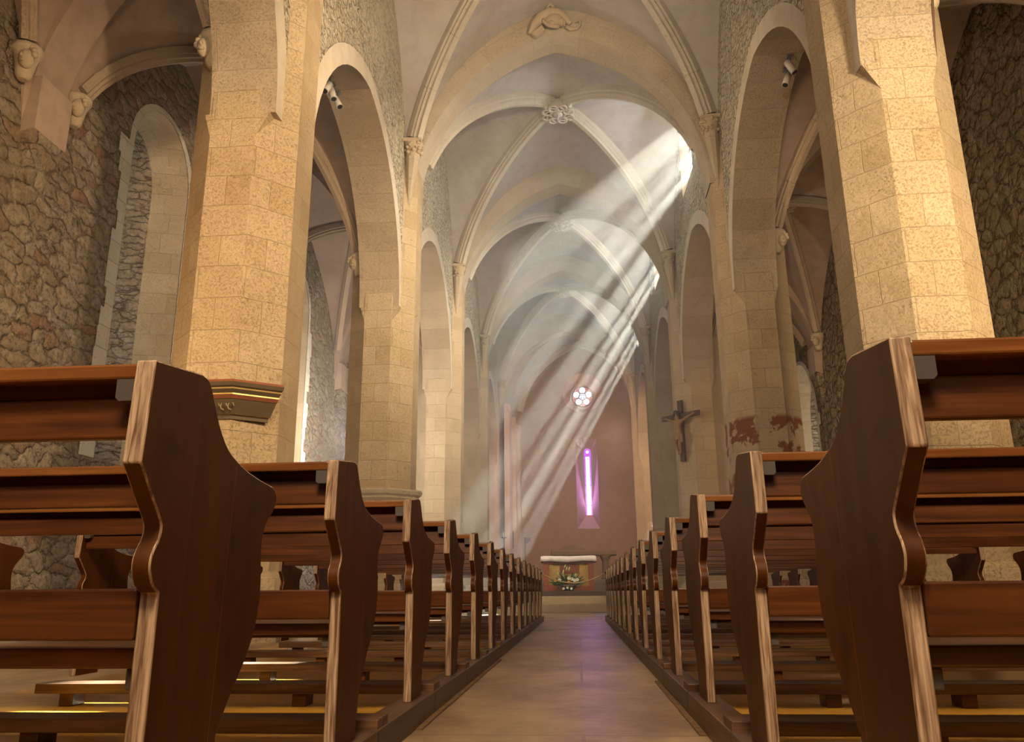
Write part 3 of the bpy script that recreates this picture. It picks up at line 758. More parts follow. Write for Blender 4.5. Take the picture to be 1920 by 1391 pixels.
# ---- end walls
mb = MB(); mb.box(XOL-0.3, XOR+0.3, YW-0.3, YW, FL, 15)
struct(mb.build('wall_west', m_endwall))
RX, RZ, RR = 0.475, 10.66, 1.06                 # rose centre and outer radius
LX, LW = 0.575, 0.56                            # lancet recess centre and half width
LZ0, LZ1 = 3.62, 8.05
def end_wall():
    mb = MB(); y = YE
    def ring(cx, cz, r, n=32): return [(cx+r*math.cos(2*PI*i/n - PI/2), cz+r*math.sin(2*PI*i/n - PI/2)) for i in range(n)]
    n = 32; R0 = ring(RX, RZ, RR, n); x0, x1 = XOL-0.3, XOR+0.3; z0, z1 = 9.0, 15.0
    # square-ish frame points by angle
    fr = []
    for i in range(n):
        a = 2*PI*i/n - PI/2; dx, dz = math.cos(a), math.sin(a)
        t = min([(x1-RX)/dx if dx > 1e-6 else 1e9, (x0-RX)/dx if dx < -1e-6 else 1e9, (z1-RZ)/dz if dz > 1e-6 else 1e9, (z0-RZ)/dz if dz < -1e-6 else 1e9])
        fr.append((RX+dx*t, RZ+dz*t))
    for i in range(n):
        j = (i+1) % n
        mb.face([(R0[i][0], y, R0[i][1]), (R0[j][0], y, R0[j][1]), (fr[j][0], y, fr[j][1]), (fr[i][0], y, fr[i][1])])
    for (cx, cz) in ((x0, z0), (x1, z0), (x1, z1), (x0, z1)):
        near = sorted(range(n), key=lambda i: (fr[i][0]-cx)**2+(fr[i][1]-cz)**2)[:2]
        mb.face([(cx, y, cz), (fr[near[0]][0], y, fr[near[0]][1]), (fr[near[1]][0], y, fr[near[1]][1])])
    # lancet part
    m = 12
    arc = [(LX-LW*math.cos(PI*i/m), LZ1+LW*0.45*math.sin(PI*i/m)) for i in range(m+1)]
    pts = [(LX-LW, LZ0)] + arc + [(LX+LW, LZ0)]
    mb.face([(x0, y, FL), (LX-LW, y, FL), (LX-LW, y, z0), (x0, y, z0)]); mb.face([(LX+LW, y, FL), (x1, y, FL), (x1, y, z0), (LX+LW, y, z0)])
    mb.face([(LX-LW, y, FL), (LX+LW, y, FL), (LX+LW, y, LZ0), (LX-LW, y, LZ0)])
    for i in range(m): mb.face([(arc[i][0], y, arc[i][1]), (arc[i+1][0], y, arc[i+1][1]), (arc[i+1][0], y, z0), (arc[i][0], y, z0)])
    gw = 0.17; d = 0.7
    q = [(LX-gw+0.10, 4.30)] + [(LX+0.06-gw*math.cos(PI*i/m), 7.62+gw*math.sin(PI*i/m)) for i in range(m+1)] + [(LX+gw+0.02, 4.30)]
    q[0] = (LX+0.06-gw, 4.30); q[-1] = (LX+0.06+gw, 4.30)
    for i in range(len(pts)):
        j = (i+1) % len(pts)
        mb.face([(pts[i][0], y, pts[i][1]), (pts[j][0], y, pts[j][1]), (q[j][0], y+d, q[j][1]), (q[i][0], y+d, q[i][1])], 1)
    # rose splay
    R1 = ring(RX+0.0, RZ-0.05, 0.66, n)
    for i in range(n):
        j = (i+1) % n
        mb.face([(R0[i][0], y, R0[i][1]), (R0[j][0], y, R0[j][1]), (R1[j][0], y+0.75, R1[j][1]), (R1[i][0], y+0.75, R1[i][1])], 2)
    return struct(mb.build('wall_east', [m_endwall, m_pink, m_rose_splay])), q
_, lq = end_wall()
# lancet stained glass
yg = YE+0.7
mb = MB(); mb.face([(x, yg+0.01, z) for x, z in lq]); win = struct(mb.build('window_20', m_gl_violet))
lx = LX+0.06
mb = MB(); mb.box(lx-0.10, lx+0.10, yg-0.004, yg+0.006, 4.36, 7.38)
n = 16; mb.face([(lx+0.075*math.cos(2*PI*i/n), yg-0.003, 7.62+0.075*math.sin(2*PI*i/n)) for i in range(n)])
struct(mb.build('white_pane', m_gl_white, win))
mb = MB()
for i in range(7): mb.box(lx-0.17, lx+0.17, yg-0.02, yg, 4.33+i*0.51-0.008, 4.33+i*0.51+0.008)
for i in range(15):
    for s in (-1, 1): mb.box(lx+s*0.135-0.03, lx+s*0.135+0.03, yg-0.012, yg, 4.45+i*0.21-0.006, 4.45+i*0.21+0.006)
struct(mb.build('glazing_bar', m_black, win))
mb = MB(); mb.box(lx-0.17, lx+0.17, yg-0.006, yg+0.004, 4.30, 4.36)
struct(mb.build('red_border', m_gl_red, win))
# rose window
yr_ = YE+0.72; rc = (RX+0.0, RZ-0.05)
def disc(mb, cx, cz, r, y, n=20, a0=0, m=0): mb.face([(cx+r*math.cos(a0+2*PI*i/n), y, cz+r*math.sin(a0+2*PI*i/n)) for i in range(n)], m)
mb = MB(); disc(mb, rc[0], rc[1], 0.68, yr_+0.03, 32); rose = struct(mb.build('window_21', m_rose_splay))
for i in range(5):
    a = PI/2 + i*2*PI/5
    mb = MB(); disc(mb, rc[0]+0.345*math.cos(a), rc[1]+0.345*math.sin(a), 0.165, yr_-0.01); struct(mb.build('petal_pane', m_gl_white, rose))
    a += PI/5
    mb = MB(); disc(mb, rc[0]+0.46*math.cos(a), rc[1]+0.46*math.sin(a), 0.075, yr_-0.01, 3, a); struct(mb.build('red_pane', m_gl_red, rose))
mb = MB(); disc(mb, rc[0], rc[1], 0.17, yr_-0.014); struct(mb.build('centre_pane', m_gl_blue, rose))
mb = MB()
for i in range(4): disc(mb, rc[0]+0.10*math.cos(PI/4+i*PI/2), rc[1]+0.10*math.sin(PI/4+i*PI/2), 0.035, yr_-0.018, 8)
struct(mb.build('blue_pane', m_gl_deep, rose))
mb = MB()
mb.tube([(rc[0]+0.19*math.cos(2*PI*i/28), yr_-0.02, rc[1]+0.19*math.sin(2*PI*i/28)) for i in range(28)], 0.022, 6, closed=True)
for i in range(5):
    a = PI/2+i*2*PI/5; cx, cz = rc[0]+0.345*math.cos(a), rc[1]+0.345*math.sin(a)
    mb.tube([(cx+0.18*math.cos(2*PI*j/20), yr_-0.02, cz+0.18*math.sin(2*PI*j/20)) for j in range(20)], 0.022, 6, closed=True)
mb.tube([(rc[0]+0.56*math.cos(2*PI*i/36), yr_-0.01, rc[1]+0.56*math.sin(2*PI*i/36)) for i in range(36)], 0.035, 6, closed=True)
struct(mb.build('tracery', m_shelf_red, rose))

# choir bay between the last arch and the end wall
mb = MB()
yl0, yr0 = YL[6]+0.3, YR[6]+0.3; n = 32
def chx(u): return -3.05 + (3.75+3.05)*(u+1)/2
def chz(u): return 8.9 + 4.45*pointed(u*3.3, 3.3, 4.45)/4.45
G = [[(chx(-1+2*i/n), yl0+(YE-yl0)*j/4, chz(-1+2*i/n)) for j in range(5)] for i in range(n+1)]
mb.grid(G, 0, None, True)
mb.box(-3.3, -3.05, 37.3, YE, FL, 9.2, 1); mb.box(3.75, 4.0, 37.0, YE, FL, 9.2, 1)
mb.box(-3.05, -2.88, 39.0, 39.5, FL, 8.9, 1); mb.box(-3.05, -2.80, 40.9, YE, FL, 8.9, 1)
struct(mb.build('ceiling_choir', [m_vault, m_pink]))
mb = MB(); path = [(chx(-1+2*i/40)*0.97+0.02, YE-0.35, chz(-0.98+1.96*i/40)-0.02) for i in range(41)]
sweep(mb, path, RIB)
struct(mb.build('trim_40', m_rib))
# outer roof shells that keep the daylight out of the joints
mb = MB(); mb.box(XOL-0.3, XWL-WT+0.05, YW, YE, 10.95, 11.05); struct(mb.build('roof_aisle_left', m_dark))
mb = MB(); mb.box(xwR(YW)+WT-0.3, XOR+0.3, YW, YE, 10.95, 11.05); struct(mb.build('roof_aisle_right', m_dark))
mb = MB(); mb.box(XWL-0.3, 3.9, YW, YE, 14.62, 14.72); mb.box(-4.45, XWL-0.02, YW, YE, 14.1, 14.62); struct(mb.build('roof_nave', m_dark))
# north outer skin behind left windows
# ---- haze that fills the church
mb = MB(); mb.box(XOL+0.01, 3.6, 8.0, YE-0.02, FL+0.01, 13.95)
hz = D.materials.new('sunlit_haze'); hz.use_nodes = True
t = hz.node_tree; t.nodes.remove(t.nodes['Principled BSDF'])
vs = t.nodes.new('ShaderNodeVolumeScatter'); vs.inputs['Color'].default_value = (1.0, 0.985, 0.96, 1)
vs.inputs['Density'].default_value = 0.012; vs.inputs['Anisotropy'].default_value = 0.4
t.links.new(vs.outputs[0], t.nodes['Material Output'].inputs['Volume'])
haze = mb.build('haze', hz)
tag(haze, 'thin bluish haze filling the church, lit by slanting sunbeams', 'haze', kind='stuff')

# ================================================================== benches
PITCH = 1.029; Y1 = 1.2055; XBL, XBR = -0.668, 0.475; ZB = 0.173
BACK = [(0.082, ZB), (0.082, 0.590), (0.064, 0.599), (0.052, 0.614), (0.046, 0.634), (0.052, 0.654), (0.066, 0.674), (0.069, 0.694),
        (0.056, 0.712), (0.036, 0.732), (0.014, 0.756), (-0.014, 0.785), (-0.004, 0.952)]
FRONT = [(0.160, 0.972), (0.190, 0.968), (0.208, 0.950), (0.226, 0.925), (0.248, 0.897), (0.280, 0.868), (0.320, 0.848), (0.400, 0.829), (0.490, 0.819),
         (0.540, 0.815), (0.562, 0.803), (0.566, 0.785), (0.552, 0.763), (0.522, 0.738), (0.502, 0.708), (0.500, 0.665), (0.508, 0.625), (0.510, 0.590),
         (0.503, 0.545), (0.485, 0.500), (0.450, 0.455), (0.405, 0.410), (0.365, 0.365), (0.332, 0.318), (0.310, 0.265), (0.297, 0.215), (0.293, ZB)]
def spline(pts, sub=4):
    out = []
    for i in range(len(pts)-1):
        p0, p1, p2, p3 = pts[max(i-1, 0)], pts[i], pts[i+1], pts[min(i+2, len(pts)-1)]
        for k in range(sub):
            t = k/sub
            out.append(tuple(0.5*((2*b) + (c-a)*t + (2*a-5*b+4*c-d)*t*t + (3*b-a-3*c+d)*t**3) for a, b, c, d in zip(p0, p1, p2, p3)))
    return out + [pts[-1]]
SCURVE = spline(BACK[1:12], 4)
OUTLINE = [BACK[0]] + SCURVE + [BACK[12]] + spline(FRONT, 2)
N_S = len(SCURVE)
def end_panel(parent, x0, x1):
    mb = MB()
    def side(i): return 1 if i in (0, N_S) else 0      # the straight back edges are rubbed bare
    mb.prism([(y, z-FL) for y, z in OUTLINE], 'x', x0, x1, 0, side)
    for i in range(2, len(mb.sm)): mb.sm[i] = True
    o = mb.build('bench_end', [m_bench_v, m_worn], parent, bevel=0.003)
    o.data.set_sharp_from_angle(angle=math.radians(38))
    o.modifiers['bevel'].material = 1  # pale worn wood on the bevels also paints the edge highlights
    return o
def make_bench(s, length, label, group):
    """s = +1: bench runs towards +x from its aisle end; -1 towards -x"""
    t = empty('church_bench', (0, 0, FL), label, 'bench', group)
    T = 0.032
    def bx(name, mat, xa, xb, y0, y1, z0, z1, par=t, bev=0.004):
        mb = MB(); mb.box(min(s*xa, s*xb), max(s*xa, s*xb), y0, y1, z0-FL, z1-FL); return mb.build(name, mat, par, bevel=bev)
    def slope(name, mat, pts, xa, xb):
        mb = MB(); mb.prism([(y, z-FL) for y, z in pts], 'x', min(s*xa, s*xb), max(s*xa, s*xb)); return mb.build(name, mat, t, bevel=0.004)
    end_panel(t, 0, s*T); end_panel(t, s*(length-T), s*length)
    a, b = T, length-T
    slope('top_rail', m_rail, [(0.004, 0.924), (0.10, 0.936), (0.10, 0.962), (0.004, 0.949)], a, b)
    slope('back_board', m_bench, [(0.030, 0.832), (0.052, 0.832), (0.074, 0.938), (0.060, 0.935), (0.052, 0.902), (0.038, 0.900)], a, b)
    slope('lower_back_board', m_bench, [(0.076, 0.518), (0.100, 0.518), (0.098, 0.597), (0.074, 0.597)], a, b)
    bx('seat', m_bench, a, b, 0.104, 0.455, 0.474, 0.506)
    bx('seat_apron', m_bench, a, b, 0.40, 0.425, 0.452, 0.474)
    for xa in (a, b-0.035):
        mb = MB(); z0, z1 = 0.888, 0.926
        mb.prism([(s*xa, z0-FL+0.006), (s*(xa+0.006), z0-FL), (s*(xa+0.029), z0-FL), (s*(xa+0.035), z0-FL+0.006), (s*(xa+0.035), z1-FL), (s*xa, z1-FL)], 'y', 0.006, 0.040)
        mb.build('cleat', m_grey_wood, t)
        bx('seat_cleat', m_grey_wood, xa, xa+0.03, 0.12, 0.30, 0.440, 0.474)
    # kneeler: board on three legs, its end rests on the plinth
    k = bx('kneeler', m_kneel, -0.026, length-0.25, -0.57, -0.42, 0.160, 0.203)
    for xx in (0.55, 1.10, length-0.42): bx('leg', m_bench, xx, xx+0.065, -0.545, -0.44, FL+0.025, 0.160, k)
    bx('plinth', m_plinth, -0.030, 0.075, -0.568, PITCH-0.572, FL, ZB)
    return t
m_grey_wood = plain('grey_cleat_wood', (0.085, 0.068, 0.060), 0.45)
ORDN = ['first', 'second', 'third', 'fourth', 'fifth', 'sixth', 'seventh', 'eighth', 'ninth', 'tenth', 'eleventh', 'twelfth', 'thirteenth', 'fourteenth']
for s, xb, length, where in ((-1, XBL, 2.05, 'painted-shelf'), (1, XBR, 2.50, 'crucifix')):
    grp = 'church benches on the %s side of the aisle' % where
    def lab(n):
        k = 13-n
        if n == 0: return 'large dark oak bench on the %s side, last row, fourteenth from the rope' % where
        if k == 0: return 'dark oak bench on the %s side, first row, holding the rope end' % where
        return 'dark oak bench on the %s side of the aisle, %s row from the rope' % (where, ORDN[k])
    proto = make_bench(s, length, lab(0), grp)
    proto.location = (xb, Y1, FL)
    for n in range(1, 14): dup(proto, (xb, Y1+PITCH*n, FL), lab(n))
# amber boards under the benches
for xa, xb_, nm in ((-2.95, XBL-0.076, 'left'), (XBR+0.076, 2.98, 'right')):
    mb = MB(); mb.box(xa, xb_, 0.2, Y1+PITCH*14-0.58, FL-0.01, FL+0.025)
    struct(mb.build('floor_platform_'+nm, m_amber))
for xa, xb_, y0, y1, w in ((-0.637, -0.612, 3.3, 6.6, 'painted-shelf'), (0.418, 0.444, 3.2, 5.0, 'crucifix')):
    mb = MB(); n = 40
    for i in range(n):
        ya, yb = y0+(y1-y0)*i/n, y0+(y1-y0)*(i+1)/n; j = random.uniform(-0.001, 0.001)
        mb.box(xa+j, xb_+j, ya, yb, FL, FL+0.006+random.uniform(0, 0.002))
    tag(mb.build('coir_strip', m_coir, weld=False), 'thin strip of brown coir matting below the bench plinths, %s side' % w, 'matting')

# ================================================================== rope, altar, flowers
y0 = Y1+PITCH*13+0.25
mb = MB()
xa, xb_ = XBL+0.005, XBR-0.005
mb.tube([(xa+(xb_-xa)*i/30, y0+0.03*math.sin(PI*i/30), 0.90-0.17*(1-(2*i/30-1)**2)) for i in range(31)], 0.013, 8)
rope = tag(mb.build('barrier_rope', m_rope), 'beige rope sagging across the aisle in front of the altar flowers', 'rope')
mb = MB()
for x in (xa, xb_): mb.ball((x, y0, 0.90), 0.02)
mb.build('hook', m_black, rope)

AX0, AX1, AY0, AY1, AZ0, AZ1 = -0.93, 0.40, 22.4, 23.2, 0.60, 1.43
altar = empty('altar_table', (-0.265, 22.8, 0.60), 'red-brown altar with a yellow lattice front panel behind the flowers', 'altar')
def apart(mb, name, mat, bev=0): o = mb.build(name, mat, None, bevel=bev); o.parent = altar; o.matrix_parent_inverse = Matrix.Translation((0.265, -22.8, -0.60)); return o
mb = MB()
mb.box(AX0, AX1, AY0, AY0+0.05, AZ0, AZ0+0.13); mb.box(AX0, AX1, AY0, AY0+0.05, AZ1-0.13, AZ1)
mb.box(AX0, AX0+0.13, AY0, AY0+0.05, AZ0+0.13, AZ1-0.13); mb.box(AX1-0.13, AX1, AY0, AY0+0.05, AZ0+0.13, AZ1-0.13)
apart(mb, 'front_frame', m_redwood, 0.006)
mb = MB(); mb.box(AX0, AX1, AY0+0.09, AY1, AZ0, AZ1); apart(mb, 'body', m_redwood, 0.006)
mb = MB(); mb.box(AX0+0.13, AX1-0.13, AY0+0.05, AY0+0.09, AZ0+0.13, AZ1-0.13); apart(mb, 'panel', m_gold_back)
mb = MB()
px0, px1, pz0, pz1 = AX0+0.13, AX1-0.13, AZ0+0.13, AZ1-0.13
for d in (-1, 1):
    for i in range(-14, 40):
        c = px0 + i*0.055
        pts = []
        for z in (pz0, pz1):
            pts.append((c + d*(z-pz0), z))
        (xa_, za_), (xb2, zb2) = pts
        lo, hi = max(px0, min(xa_, xb2)), min(px1, max(xa_, xb2))
        if hi-lo < 0.02: continue
        f = lambda x: za_ + (x-xa_)*(zb2-za_)/(xb2-xa_)
        mb.tube([(lo, AY0+0.042, f(lo)), (hi, AY0+0.042, f(hi))], 0.006, 4)
apart(mb, 'lattice', m_gold)
mb = MB(); mb.box(-0.50, 0.02, AY0+0.025, AY0+0.04, 1.05, 1.285); apart(mb, 'niche_panel', m_redwood, 0.004)
mb = MB(); mb.box(AX0-0.05, AX1+0.05, AY0-0.04, AY1+0.05, AZ1, AZ1+0.07); apart(mb, 'table_top', m_redwood, 0.008)
# linen
mb = MB(); nx, ny = 40, 16; x0, x1, yy0, yy1 = AX0-0.07, AX1+0.07, AY0-0.06, AY1+0.07; zt = AZ1+0.075; hang = 0.15
G = []
for i in range(nx+1):
    row = []
    u = -hang + (x1-x0+2*hang)*i/nx
    for j in range(ny+1):
        v = -hang + (yy1-yy0+2*hang)*j/ny
        dx = max(0, -u, u-(x1-x0)); dy = max(0, -v, v-(yy1-yy0))
        x = x0+min(max(u, 0), x1-x0); y = yy0+min(max(v, 0), yy1-yy0)
        d = max(dx, dy); w = 0.012*math.sin(u*23+v*9)*(d/hang)
        row.append((x + (0.012+w if u > x1-x0 else -0.012-w if u < 0 else 0)*(d > 0) , y + (0.012+w if v > yy1-yy0 else -0.012-w if v < 0 else 0)*(d > 0), zt - d + 0.010*math.sin(u*7)*(d/hang) + 0.006*math.sin(u*5+1)))
    G.append(row)
mb.grid(G); cl = mb.build('altar_cloth', m_cloth)
so_ = cl.modifiers.new('solid', 'SOLIDIFY'); so_.thickness = 0.006; so_.offset = 1
tag(cl, 'white linen cloth with hanging edges on the red-brown altar', 'cloth')

fx, fy, fz = -0.28, 21.95, 0.60
fl = empty('flower_arrangement', (fx, fy, fz), 'green arrangement of pale lilies and orange roses before the altar', 'flowers')
mb = MB(); mb.lathe([(0.10, 0.0), (0.15, 0.03), (0.20, 0.10), (0.22, 0.15), (0.19, 0.16), (0.17, 0.13)], (0, 0, 0), 18); mb.build('bowl', m_shelf_grey, fl)
rnd = random.Random(3)
mb = MB()
for i in range(120):
    a = rnd.uniform(0, 2*PI); el = rnd.uniform(0.05, 1.25); L = rnd.uniform(0.18, 0.44)
    d = Vector((math.cos(a)*math.cos(el)*1.15, math.sin(a)*math.cos(el)*0.55, math.sin(el)*0.95))
    p0 = Vector((d.x*0.12, d.y*0.12, 0.14)); p1 = p0 + d*L
    t = d.normalized(); sd = t.cross(Vector((0, -1, 0.3))); sd.normalize(); w = rnd.uniform(0.012, 0.028)
    mid = p0 + d*L*0.6
    mb.face([p0, mid-sd*w, p1, mid+sd*w]); mb.face([mid+sd*w*0.2+Vector((0,-0.012,0)), p0, mid-sd*w, p1])
for i in range(40):
    a = rnd.uniform(0, 2*PI); x = rnd.uniform(-0.36, 0.36); z = rnd.uniform(0.02, 0.2)
    mb.face([(x, -0.12-rnd.random()*0.08, z), (x+0.05*math.cos(a), -0.2, z+0.05*math.sin(a)), (x+0.10*math.cos(a), -0.16, z+0.09*math.sin(a)), (x+0.03*math.cos(a+1), -0.15, z+0.05)])
o = mb.build('foliage', m_leaf, fl, weld=False); o['kind'] = 'stuff'
def petalflower(x, y, z, r, mat, nm):
    mb = MB()
    for i in range(6):
        a = 2*PI*i/6
        c = Vector((x, y, z)); d = Vector((math.cos(a), -0.45, math.sin(a))); q = Vector((-math.sin(a), 0, math.cos(a)))
        mb.face([c, c+d*r*0.55+q*r*0.33, c+d*r, c+d*r*0.55-q*r*0.33])
    mb.ball((x, y-0.006, z), r*0.30, n=8)
    mb.build(nm, mat, fl, weld=False)
for x, z in ((-0.22, 0.28), (0.02, 0.32), (0.10, 0.30), (0.17, 0.27), (0.24, 0.28)): petalflower(x, -0.19, z, 0.055, m_lily, 'lily')
for x, z in ((-0.33, 0.27), (0.02, 0.225)): petalflower(x, -0.21, z, 0.05, m_orange, 'orange_rose')
for x, z, l in ((-0.26, 0.42, 0.10), (-0.12, 0.46, 0.15), (-0.03, 0.55, 0.12), (-0.07, 0.62, 0.09), (0.04, 0.55, 0.12), (0.20, 0.40, 0.09)):
    mb = MB(); mb.tube([(x-0.03, -0.12, z-l*0.6), (x, -0.13, z), (x+0.015, -0.135, z+l*0.5)], lambda t: 0.006+0.018*math.sin(PI*t), 8); mb.build('lily_bud', m_lilybud, fl)
for i in range(3): petalflower(-0.12+0.1*i, -0.2, 0.06+0.02*(i % 2), 0.04, m_lily, 'lily')

# stone high altar behind
ha = empty('stone_altar', (0.245, 36.0, 1.06), 'brown stone slab altar on stout columns against the ochre end wall', 'altar')
def hpart(mb, nm, bev=0.0): return mb.build(nm, m_slab, ha, bevel=bev)
mb = MB(); mb.box(-1.40, 1.40, -0.45, 0.45, 1.00, 1.24); hpart(mb, 'slab', 0.04)
for x in (-0.95, 0.92):
    for y in (-0.28, 0.28):
        mb = MB(); mb.lathe([(0.20, 0.0), (0.20, 0.08), (0.14, 0.12), (0.13, 0.78), (0.15, 0.82), (0.24, 0.97), (0.24, 1.0)], (x, y, 0), 16); hpart(mb, 'column')
mb = MB(); mb.prism([(-1.02+0.55+0.55*math.cos(PI-PI*i/20)*1.0, 1.24+0.24*math.sin(PI*i/20)) for i in range(21)], 'y', 0.05, 0.35); hpart(mb, 'rounded_back', 0.02)

# ================================================================== sculpture and fittings of the vault
def capital(name_label, x, y, z, sx, grp):
    """sx = +1: the wall lies on the -x side"""
    t = empty('rib_capital', (x, y, z), name_label, 'capital', grp)
    mb = MB(); rn = random.Random(int(y*10)+int(x*7))
    mb.box(-0.20, 0.20, -0.20, 0.20, -0.06, 0.02)
    mb.lathe([(0.13, -0.42), (0.16, -0.36), (0.155, -0.30), (0.17, -0.20), (0.22, -0.06)], (0, 0, 0), 12)
    for i in range(26):
        a = rn.uniform(0, 2*PI); zz = rn.uniform(-0.34, -0.08); r = 0.165+0.05*(zz+0.34)/0.3
        mb.ball((r*math.cos(a), r*math.sin(a), zz), rn.uniform(0.025, 0.05), n=8)
    mb.build('carved_block', m_carve, t, weld=False)
    mb = MB(); A = octa(0, 0, 0.15, -0.40); B = [(p[0]*0.15 - sx*0.10, p[1]*0.15+0.12, -1.55) for p in A]
    for j in range(8): mb.face([A[j], A[(j+1) % 8], B[(j+1) % 8], B[j]])
    mb.face(A); mb.face(list(reversed(B)))
    mb.build('tapering_corbel', m_arch, t)
    return t
cl_ = {3: 'beside the arch with the carved beast', 4: 'beside the second transverse arch', 5: 'beside the third transverse arch', 6: 'beside the last transverse arch'}
for k in range(2, 6):
    for su, w in ((-1, 'painted-shelf'), (1, 'crucifix')):
        x, y = bay(k, su*0.945, 0.945); z = nave_z(0.945, 0.945)
        if k == 5: continue
        capital('carved leafy rib capital %s, on the %s side' % (cl_[k+1], w), x, y, z-0.08, -su, 'leafy rib capitals of the nave')
for su, w in ((-1, 'painted-shelf'), (1, 'crucifix')):
    x, y = bay(5, su*0.945, 0.945); capital('small carved rib capital %s, on the %s side' % (cl_[6], w), x, y, nave_z(0.945, 0.945)-0.08, -su, 'leafy rib capitals of the nave')

def boss(x, y, z, R, label, mat, group):
    t = empty('vault_boss', (x, y, z), label, 'boss', group)
    mb = MB(); mb.lathe([(R*0.62, 0.30), (R*0.62, 0.05), (R*0.45, 0.0)], (0, 0, 0), 16); mb.build('core', mat, t)
    mb = MB(); mb.lathe([(R*0.30, 0.02), (R*0.30, -0.05), (R*0.20, -0.09), (R*0.06, -0.10)], (0, 0, 0), 14)
    mb.tube([(R*0.02*math.sin(i), -R*0.25+R*0.5*i/6, -0.10) for i in range(7)], R*0.05, 6); mb.build('centre_shield', mat, t, weld=False)
    for i in range(8):
        a = 2*PI*i/8 + PI/8; mb = MB(); c = (R*0.70*math.cos(a), R*0.70*math.sin(a))
        ca, sa = math.cos(a), math.sin(a)
        def P(u, v, zz): return (c[0]+u*ca-v*sa, c[1]+u*sa+v*ca, zz)
        mb.tube([P(R*0.30*math.cos(2*PI*j/20), R*0.26*math.sin(2*PI*j/20), -0.03) for j in range(20)], R*0.055, 6, closed=True)
        mb.tube([P(-R*0.24+R*0.48*j/12, R*0.16*math.sin(2*PI*j/12), -0.03) for j in range(13)], R*0.045, 6)
        mb.build('scroll_loop', mat, t, weld=False)
    for i in range(4):
        a = PI/4+PI/2*i; mb = MB(); mb.ball((R*1.0*math.cos(a), R*1.0*math.sin(a), 0.02), R*0.16, R*0.16, R*0.14, 8)
        mb.ball((R*1.12*math.cos(a), R*1.12*math.sin(a), 0.06), R*0.12, n=8); mb.build('leaf_knob', mat, t, weld=False)
    return t
BL = {3: 'large openwork stone boss with scroll loops, nearest the beast arch', 4: 'second openwork vault boss, deeper in the haze', 5: 'third vault boss, small and pale above the rose window'}
BL[3] = 'large openwork stone boss with scroll loops, first beyond the beast arch'
for k in (3, 4, 5):
    x, y = bay(k, 0, 0); boss(x, y, nave_z(0, 0)-0.36, 0.46 if k < 5 else 0.36, BL[k], m_carve_pale, 'vault bosses of the nave')
xa_ = (xwR(19.9)+WT+XOR)/2
boss(xa_, (YR[3]+YR[4])/2, A_ZT-0.20, 0.30, 'leafy boss in the dark aisle vault on the crucifix side', m_carve, None)

# the carved beast at the crown of the first arch
cx = (-3.5+xR(16.5))/2; yb = (YL[3]+YR[3])/2 - 0.40
t = empty('carved_beast', (cx, yb, 13.28), 'carved stone beast with curling tail at the crown of the pointed arch', 'carving')
mb = MB()
mb.tube([(-0.56, -0.02, -0.20), (-0.44, -0.07, 0.00), (-0.28, -0.11, 0.15), (-0.08, -0.13, 0.23), (0.10, -0.13, 0.22), (0.26, -0.10, 0.12), (0.40, -0.06, -0.02)], lambda q: 0.05+0.10*math.sin(PI*min(1, q*1.05)), 12)
mb.ball((0.02, -0.15, 0.03), 0.22, 0.13, 0.17, 14); mb.ball((0.16, -0.17, -0.04), 0.13, 0.10, 0.10, 10); mb.ball((-0.04, -0.19, -0.08), 0.10, 0.08, 0.08, 10)
mb.tube([(0.18, -0.20, 0.00), (0.26, -0.22, -0.08), (0.24, -0.20, -0.17)], 0.03, 8)
mb.build('body', m_carve, t, weld=False)
mb = MB(); mb.tube([(-0.12, -0.15, 0.22), (-0.12, -0.16, 0.38), (-0.07, -0.16, 0.48), (0.00, -0.15, 0.40), (0.05, -0.15, 0.26)], 0.042, 8); mb.build('ear', m_carve, t)
mb = MB(); mb.tube([(-0.24, -0.17, 0.08), (-0.21, -0.20, -0.04), (-0.12, -0.21, -0.14), (0.02, -0.21, -0.18), (0.14, -0.20, -0.18)], 0.038, 8); mb.build('foreleg', m_carve, t)
mb = MB(); mb.tube([(0.30, -0.08, -0.10), (0.40, -0.08, -0.18), (0.54, -0.07, -0.16), (0.63, -0.06, -0.04), (0.60, -0.06, 0.06), (0.50, -0.06, 0.02)], lambda q: 0.05-0.025*q, 8); mb.build('tail', m_carve, t)
mb = MB(); mb.prism([(-0.52, -0.24), (-0.26, -0.03), (-0.20, -0.16), (-0.40, -0.33)], 'y', -0.12, 0.04); mb.build('wing', m_carve, t, bevel=0.02)

# aisle corbels
def corbel(x, y, z, dx, label):
    t = empty('rib_corbel', (x, y, z), label, 'corbel', None)
    mb = MB(); mb.lathe([(0.06, -0.46), (0.10, -0.40), (0.13, -0.22), (0.17, -0.08), (0.20, -0.06), (0.20, 0.02)], (0, 0, 0), 12); mb.build('bell', m_carve, t)
    mb = MB(); mb.ball((dx*0.09, -0.10, -0.21), 0.10, 0.10, 0.14, 10)
    mb.ball((dx*0.09, -0.20, -0.21), 0.022, 0.03, 0.035, 6); mb.ball((dx*0.09, -0.18, -0.28), 0.045, 0.025, 0.018, 6)
    for i in range(7): mb.ball((dx*0.09+0.11*math.cos(PI*i/6), -0.10, -0.16+0.13*math.sin(PI*i/6)), 0.045, n=6)
    mb.build('carved_head', m_carve, t, weld=False)
    return t
def acorner(side, k, su, sv):
    ys = YL if side < 0 else YR; X = XOL if side < 0 else XOR; sh = 0.34
    y = ys[k]+sh + (ys[k+1]-ys[k]-2*sh)*(sv*0.93+1)/2
    xi = (XWL-WT+0.02) if side < 0 else (xwR(y)+WT-0.02)
    x = xi + (X-xi)*(su*0.93+1)/2
    H = A_ZT-A_Z0
    return x, y, A_Z0 + pointed(0.93*1.6, 1.6, H) - 0.13
corbel(*acorner(-1, 2, 1, -1), 1, 'stone head corbel under the aisle rib beside the tall blocked window')
